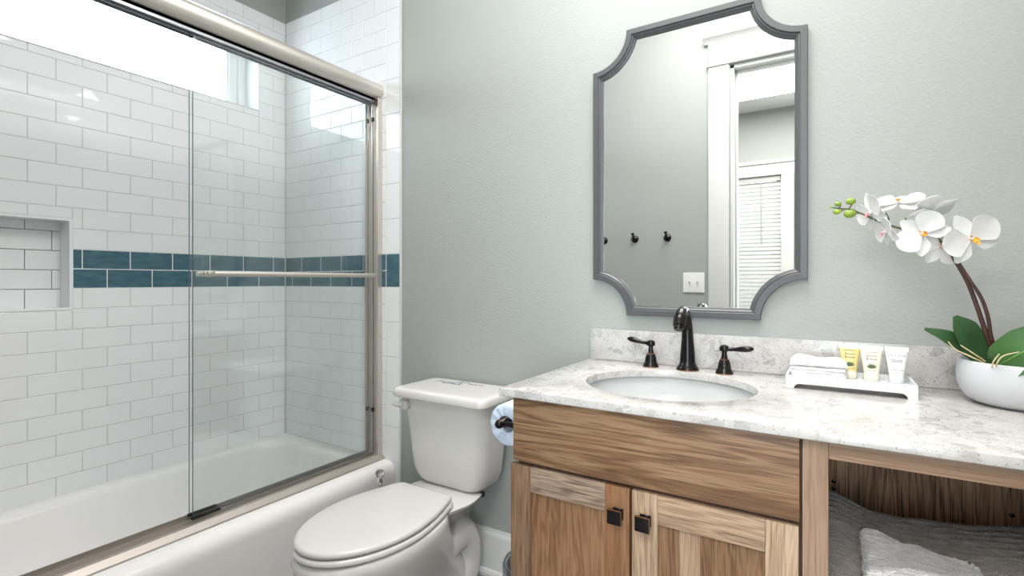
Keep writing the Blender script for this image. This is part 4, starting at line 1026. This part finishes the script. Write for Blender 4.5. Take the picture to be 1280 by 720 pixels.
for a, c in (((0.036, SYY - 0.006, 1.329), (0.041, SYY - 0.006, 1.346)), ((0.016, SYY - 0.006, 1.332), (0.016, SYY - 0.006, 1.343)), ((0.030, SYY - 0.006, 1.331), (0.014, SYY - 0.008, 1.324)), ((0.060, SYY - 0.004, 1.318), (0.040, SYY - 0.010, 1.317)), ((0.172, SYY + 0.018, 1.272), (0.185, SYY + 0.01, 1.31)), ((0.143, SYY + 0.012, 1.277), (0.147, SYY - 0.004, 1.300)), ((0.115, SYY + 0.01, 1.288), (0.110, SYY, 1.315))):
    tube(bm, smooth_path([a, ((a[0] + c[0]) / 2 + 0.004, a[1], (a[2] + c[2]) / 2), c], 4), 0.0016, 7)
part('flower_spike', bm, M['greenstem'], t)
for (x, z, r) in ((0.041, 1.347, 0.0088), (0.039, 1.317, 0.0105), (0.015, 1.343, 0.0062), (0.013, 1.324, 0.0072), (0.001, 1.336, 0.0028)):
    bm = B(); bmesh.ops.create_uvsphere(bm, u_segments=16, v_segments=10, radius=r)
    for v in bm.verts:
        v.co.x *= 1.22; v.co.z *= 0.95; v.co += Vector((x, SYY - 0.007, z))
    part('bud', bm, M['bud'], t, angle=70)
def petal(bm, c, d, nrm, ln, hw, curl=0.2, shape=0.62, cup=0.15, ruffle=0.0, rnd_=0.72, nu=14, nv=7, thick=0.0004):
    d = Vector(d).normalized(); nrm = Vector(nrm); nrm = (nrm - d * nrm.dot(d)).normalized(); sd = d.cross(nrm)
    top, bot = [], []
    for i in range(nu + 1):
        u = i / nu
        w = hw * (math.sin(PI * (0.04 + 0.955 * u) ** shape) ** rnd_) * (0.35 + 0.65 * min(1, u * 2.0)) if u < 1 else hw * 0.16
        rt, rb = [], []
        for j in range(nv):
            q = 2 * j / (nv - 1) - 1
            off = nrm * (curl * ln * (u ** 2) + cup * w * q * q + ruffle * math.sin(u * 7 + q * 4) * ln)
            p = Vector(c) + d * (ln * u) + sd * (w * q) + off
            rt.append(p + nrm * thick); rb.append(p - nrm * thick)
        top.append(rt + rb[::-1])
    loft(bm, top, True, True)
def flower(c, facing, up_deg, size, lip='lip', open_=1.0, pet=(1, 1)):
    """phalaenopsis: two broad petals, three sepals, coloured lip; up_deg turns it about its facing axis"""
    n = Vector(facing).normalized(); ref = Vector((0, 0, 1)); ref = (ref - n * ref.dot(n)).normalized(); rt = ref.cross(n) * -1
    def dr(a, lift=0.0):
        a = R(a + up_deg); return (ref * math.cos(a) + rt * math.sin(a) + n * lift)
    c = Vector(c)
    bm = B()
    for a in (0, 128, -128): petal(bm, c - n * 0.002, dr(a, -0.12 * open_), n, size * 0.95, size * 0.31, 0.06, 0.95, 0.2, 0.006)
    lathe(bm, [(0.0008, 0.0), (0.0035, 0.002), (0.0038, 0.005), (0.002, 0.009)], (0, 0, 0), 10)
    vs = bm.verts[-40:]
    rotm = n.to_track_quat('Z', 'Y').to_matrix()
    bm.verts.ensure_lookup_table()
    for v in [bm.verts[i] for i in range(len(bm.verts) - 40, len(bm.verts))]: v.co = rotm @ v.co + c
    f = part('flower', bm, M['petal'], t, angle=80)
    for a, k in ((76, pet[0]), (-76, pet[1])):
        bm = B(); petal(bm, c + n * 0.001, dr(a, 0.05), n, size * k, size * 0.52 * k, 0.05, 1.10, 0.14, 0.012, 0.5); part('petal', bm, M['petal'], f, angle=80)
    bm = B(); s = size
    petal(bm, c + n * 0.004, dr(180, 0.9), n, s * 0.34, s * 0.09, 0.1, 0.7, 0.5)
    petal(bm, c + n * 0.004, dr(140, 0.8), n, s * 0.26, s * 0.08, 0.25, 0.7, 0.6)
    petal(bm, c + n * 0.004, dr(-140, 0.8), n, s * 0.26, s * 0.08, 0.25, 0.7, 0.6)
    petal(bm, c + n * 0.002, dr(0, 0.9), n, s * 0.16, s * 0.06, -0.2, 0.7, 0.6)
    part('lip', bm, M[lip], f, angle=80)
    return f
flower((0.176, SYY - 0.012, 1.262), (-0.12, -1, 0.12), 50, 0.054, 'lip', pet=(1.0, 1.0))
flower((0.258, SYY - 0.012, 1.247), (0.42, -0.90, -0.08), 30, 0.061, 'lip', pet=(1.0, 1.0))
flower((0.213, SYY + 0.014, 1.236), (0.05, -1, -0.30), 150, 0.050, 'pinklip')
flower((0.196, SYY + 0.004, 1.314), (-0.30, 0.40, 0.85), 25, 0.054, 'pinklip')
flower((0.134, SYY - 0.004, 1.336), (-0.15, -0.50, 0.85), 0, 0.050, 'lip')
flower((0.082, SYY - 0.008, 1.318), (-0.88, -0.42, -0.20), 15, 0.052, 'pinklip')
flower((0.110, SYY - 0.018, 1.270), (-0.93, -0.28, -0.25), 10, 0.047, 'pinklip')

# ------------------------------------------------------------------ towels in the open cabinet
def fuzz(bm, n, ln, wd, seed, skip=None):
    """terry loops: short thin fibres standing on the cloth"""
    rf = random.Random(seed); fs = [f for f in bm.faces if len(f.verts) == 4]
    bm.normal_update()
    if skip: fs = [f for f in fs if not skip(f.calc_center_median())]
    tot = sum(f.calc_area() for f in fs); acc = 0.0
    for f in fs:
        acc += f.calc_area() / tot * n; k = int(acc); acc -= k
        a, b_, c, d = [v.co.copy() for v in f.verts]; nr = f.normal.copy()
        if nr.dot(f.calc_center_median() - CEN) < 0: nr = -nr
        for _ in range(k):
            u, v = rf.random(), rf.random()
            p = (a * (1 - u) + b_ * u) * (1 - v) + (d * (1 - u) + c * u) * v
            j = Vector((rf.uniform(-1, 1), rf.uniform(-1, 1), rf.uniform(-1, 0.4)))
            d1 = (nr * 0.55 + j * 0.75).normalized(); sd = d1.cross(Vector((rf.uniform(-1, 1), rf.uniform(-1, 1), rf.uniform(-1, 1)))).normalized() * wd
            l_ = ln * rf.uniform(0.5, 1.2)
            q = p - nr * 0.0004
            bm.faces.new([bm.verts.new(q - sd), bm.verts.new(q + sd), bm.verts.new(q + d1 * l_)])

bm = B()
bx0, bx1 = -0.008, 0.585
NX = 90
loopsT = []
for i in range(NX + 1):
    u = i / NX; x = bx0 + (bx1 - bx0) * u
    zt = 0.655 + 0.018 * math.exp(-((x - 0.0) / 0.05) ** 2) - 0.010 * math.exp(-((x - 0.14) / 0.10) ** 2) + 0.020 * math.exp(-((x - 0.33) / 0.09) ** 2)
    yb, yf = -0.285, -0.530
    L2 = []
    seq = [(yf + 0.005, 0.397), (yf - 0.003, 0.44), (yf + 0.002, 0.47), (yf - 0.004, 0.50), (yf + 0.001, 0.53), (yf - 0.002, 0.56), (yf + 0.004, 0.575), (yf + 0.018, 0.590)]
    for k in range(1, 12):
        y = yf + 0.018 + (yb - 0.085 - yf - 0.018) * k / 11; L2.append((y, 0.590 + (zt - 0.032 - 0.590) * (k / 11) ** 0.75))
    for k in range(1, 57):                                    # ribbed border along the back edge
        k = k * 25 / 56
        y = yb - 0.085 + 0.085 * k / 25; L2.append((y, zt - 0.032 + 0.032 * (k / 25) + 0.0050 * math.sin(k / 25 * PI * 12)))
    seq += L2 + [(yb + 0.006, zt - 0.008), (yb + 0.010, zt - 0.03), (yb + 0.010, 0.50), (yb + 0.006, 0.397)]
    row = []
    for (y, z) in seq:
        nv = noise.noise(Vector((x * 9, y * 11, z * 9))) * 0.007 + noise.noise(Vector((x * 30, y * 34, z * 28))) * 0.003
        row.append((x, y, max(0.3955, z + (nv if z > 0.42 else 0))))
    loopsT.append(row)
loft(bm, loopsT)
tag(link('bath_towel', bm, M['terrybath'], angle=80), 'taupe grey folded bath towel with a ribbed border lying in the open cabinet', 'towel')
# pale hand towel folded on top, front edge rolled under
def towel_top(x, y):
    zt = 0.655 + 0.018 * math.exp(-((x - 0.0) / 0.05) ** 2) - 0.010 * math.exp(-((x - 0.14) / 0.10) ** 2) + 0.020 * math.exp(-((x - 0.33) / 0.09) ** 2)
    k = min(1, max(0, (y + 0.512) / (0.142))); return 0.590 + (zt - 0.030 - 0.590) * k ** 0.75 + 0.002
bm = B(); rowsH = []
NX = 110
for i in range(NX + 1):
    u = i / NX; x = 0.058 + 0.172 * u
    ybk = -0.400 - 0.055 * u ** 1.5
    if u < 0.06: x -= 0.006
    e = min(1, min(u, 1 - u) / 0.06) ** 0.5
    row = []
    pts = []
    for k in range(15):                                       # top sheet, back to front, swelling into the fold
        v = k / 14; y = ybk + (-0.556 - ybk) * v
        z = towel_top(x, y) + 0.014 + (0.020 + 0.050 * (v ** 1.3) * (0.35 + 0.65 * u ** 0.8)) * (0.35 + 0.65 * e)
        pts.append((y, z))
    yl, zl = pts[-1]; rr = 0.030
    for k in range(1, 9):
        a = R(90 + 170 * k / 8); pts.append((yl + rr * math.cos(a) * 0.7, zl - rr + rr * math.sin(a)))
    yq, zq = pts[-1]
    for k in range(1, 9):
        v = k / 8; y = yq + (ybk - 0.004 - yq) * v; pts.append((y, max(towel_top(x, y) + 0.0085, zq + (towel_top(x, ybk) + 0.0085 - zq) * v)))
    for (y, z) in pts:
        nv = noise.noise(Vector((x * 22, y * 22, z * 22))) * 0.006 + noise.noise(Vector((x * 70, y * 70, z * 70))) * 0.0025
        rib = 0.0026 * math.sin((x - 0.205) / 0.025 * PI * 6) if x > 0.205 else 0.0
        row.append((x + 0.003 * noise.noise(Vector((y * 40, z * 40, 3))), y, z + nv + rib))
    rowsH.append(row)
loft(bm, rowsH)
bmesh.ops.recalc_face_normals(bm, faces=bm.faces[:])
CEN = Vector((0.15, -0.48, 0.62))
bf = bm.copy(); base_v = bf.verts[:]
fuzz(bf, 20000, 0.0050, 0.0006, 4, lambda c: c.x > 0.205)
bmesh.ops.delete(bf, geom=base_v, context='VERTS')
ht = tag(link('hand_towel', bm, M['terryhand'], angle=80), 'pale grey hand towel folded on top of the taupe bath towel', 'towel')
pile = link('terry_pile', bf, M['terryhand'], ht, smooth=False); pile['kind'] = 'stuff'

# ------------------------------------------------------------------ toilet roll and its holder
RX, RZ = -0.764, 0.765
t = thing('toilet_roll_holder', 'dark bronze toilet roll holder fixed to the left side of the vanity', 'toilet roll holder', (-0.672, -0.49, RZ))
bm = B()
lathe(bm, [(0.022, -0.6725), (0.022, -0.678), (0.018, -0.682), (0.009, -0.685), (0.0075, -0.70), (0.0075, RX + 0.004)], (0, -0.495, RZ), 22, 'x')
part('wall_mount', bm, M['bronze'], t, angle=45)
bm = B()
lathe(bm, [(0.004, -0.517), (0.010, -0.514), (0.0125, -0.507), (0.0105, -0.500), (0.0080, -0.497), (0.0125, -0.492), (0.0165, -0.484), (0.0165, -0.478), (0.0075, -0.474), (0.0075, -0.335), (0.010, -0.333), (0.010, -0.328)], (RX, 0, RZ), 22, 'y')
part('rod', bm, M['bronze'], t, angle=45)
bm = B(); lathe(bm, [(0.0105, -0.5005), (0.0112, -0.4995), (0.0105, -0.4985)], (RX, 0, RZ), 22, 'y', cap0=False, cap1=False); o = part('copper_edge', bm, M['copper'], t); o['label'] = 'worn copper ring'
t = thing('toilet_roll', 'toilet roll in a pale blue paper wrapper hanging beside the vanity', 'toilet roll', (RX, -0.40, RZ))
bm = B(); RC = 0.060
lathe(bm, [(0.0205, -0.362), (0.0205, -0.458), (0.022, -0.4655), (0.034, -0.467), (0.050, -0.467), (RC - 0.004, -0.4655), (RC, -0.460), (RC, -0.368), (RC - 0.006, -0.362), (0.030, -0.360), (0.0205, -0.362)], (RX, 0, RZ - 0.0125), 48, 'y', cap0=False, cap1=False)
for v in bm.verts:
    rr_ = math.hypot(v.co.x - RX, v.co.z - RZ + 0.0125); an = math.atan2(v.co.z - RZ, v.co.x - RX)
    if rr_ > 0.023: v.co.y += 0.0028 * math.sin(an * 11 + rr_ * 90) * (1 - abs(rr_ - 0.035) / 0.035)
part('wrapper', bm, M['paper'], t, angle=40)

# ------------------------------------------------------------------ bin
t = thing('waste_bin', 'small waste bin with a grey plastic liner between toilet and vanity', 'waste bin', (-0.775, -0.30, 0))
bm = B(); lathe(bm, [(0.070, 0.001), (0.074, 0.006), (0.084, 0.285), (0.086, 0.288), (0.082, 0.288), (0.072, 0.012), (0.004, 0.010)], (-0.775, -0.30, 0), 40); part('bucket', bm, M['bin'], t, angle=40)
bm = B(); lathe(bm, [(0.0805, 0.24), (0.083, 0.286), (0.089, 0.296), (0.095, 0.285), (0.094, 0.25), (0.091, 0.20), (0.092, 0.16), (0.089, 0.15)], (-0.775, -0.30, 0), 64, cap0=False, cap1=False)
for v in bm.verts:
    an = math.atan2(v.co.y + 0.30, v.co.x + 0.775); k = 1 + 0.02 * math.sin(an * 13 + v.co.z * 40) + 0.015 * math.sin(an * 7 - v.co.z * 60)
    if v.co.z < 0.283 and math.hypot(v.co.x + 0.775, v.co.y + 0.30) > 0.086:
        v.co.x = -0.775 + (v.co.x + 0.775) * max(1.0, k); v.co.y = -0.30 + (v.co.y + 0.30) * max(1.0, k)
o = part('liner', bm, M['liner'], t, angle=60); o['label'] = 'translucent grey plastic liner'

# ------------------------------------------------------------------ seen in the mirror: hooks and switch on the front wall
labs = ['dark bronze robe hook nearest the doorway, seen in the mirror', 'middle one of three dark bronze robe hooks seen in the mirror', 'dark bronze robe hook farthest from the doorway, at the left edge of the mirror']
for lb, hx in zip(labs, (-0.868, -1.078, -1.288)):
    t = thing('robe_hook', lb, 'hook', (hx, WF, 1.428), 'robe hooks on the wall opposite the mirror')
    bm = B(); lathe(bm, [(0.024, 0.0), (0.024, 0.004), (0.020, 0.009), (0.010, 0.012), (0.0085, 0.014)], (hx, WF, 1.425), 26, 'y'); part('base', bm, M['bronze'], t, angle=40)
    bm = B()
    tube(bm, smooth_path([(hx, WF + 0.010, 1.425), (hx, WF + 0.030, 1.422), (hx, WF + 0.042, 1.432), (hx, WF + 0.045, 1.452)], 5), lerp_list([0.0075, 0.0065, 0.006, 0.0055], 5), 12)
    lathe(bm, [(0.004, 1.447), (0.010, 1.452), (0.0115, 1.457), (0.006, 1.462)], (hx, WF + 0.045, 0), 18)
    part('peg', bm, M['bronze'], t, angle=50)
t = thing('light_switch', 'white double light switch plate beside the door casing, seen in the mirror', 'light switch', (-0.709, WF, 1.145))
bm = B(); box(bm, -0.772, -0.646, WF, WF + 0.006, 1.083, 1.205, 0.003, 3); part('plate', bm, M['plug'], t)
for x in (-0.732, -0.686):
    bm = B(); box(bm, x - 0.0055, x + 0.0055, WF + 0.0058, WF + 0.008, 1.131, 1.157, 0.001, 1); prism(bm, [(WF + 0.007, 1.140), (WF + 0.020, 1.150), (WF + 0.020, 1.156), (WF + 0.007, 1.152)], 'x', x - 0.0042, x + 0.0042); part('toggle', bm, M['plug'], t)
for x in (-0.732, -0.686):
    for z in (1.113, 1.175):
        bm = B(); lathe(bm, [(0.0032, WF + 0.0058), (0.0028, WF + 0.0072), (0.0005, WF + 0.0074)], (x, 0, z), 10, 'y'); part('screw', bm, M['crimp'], t)
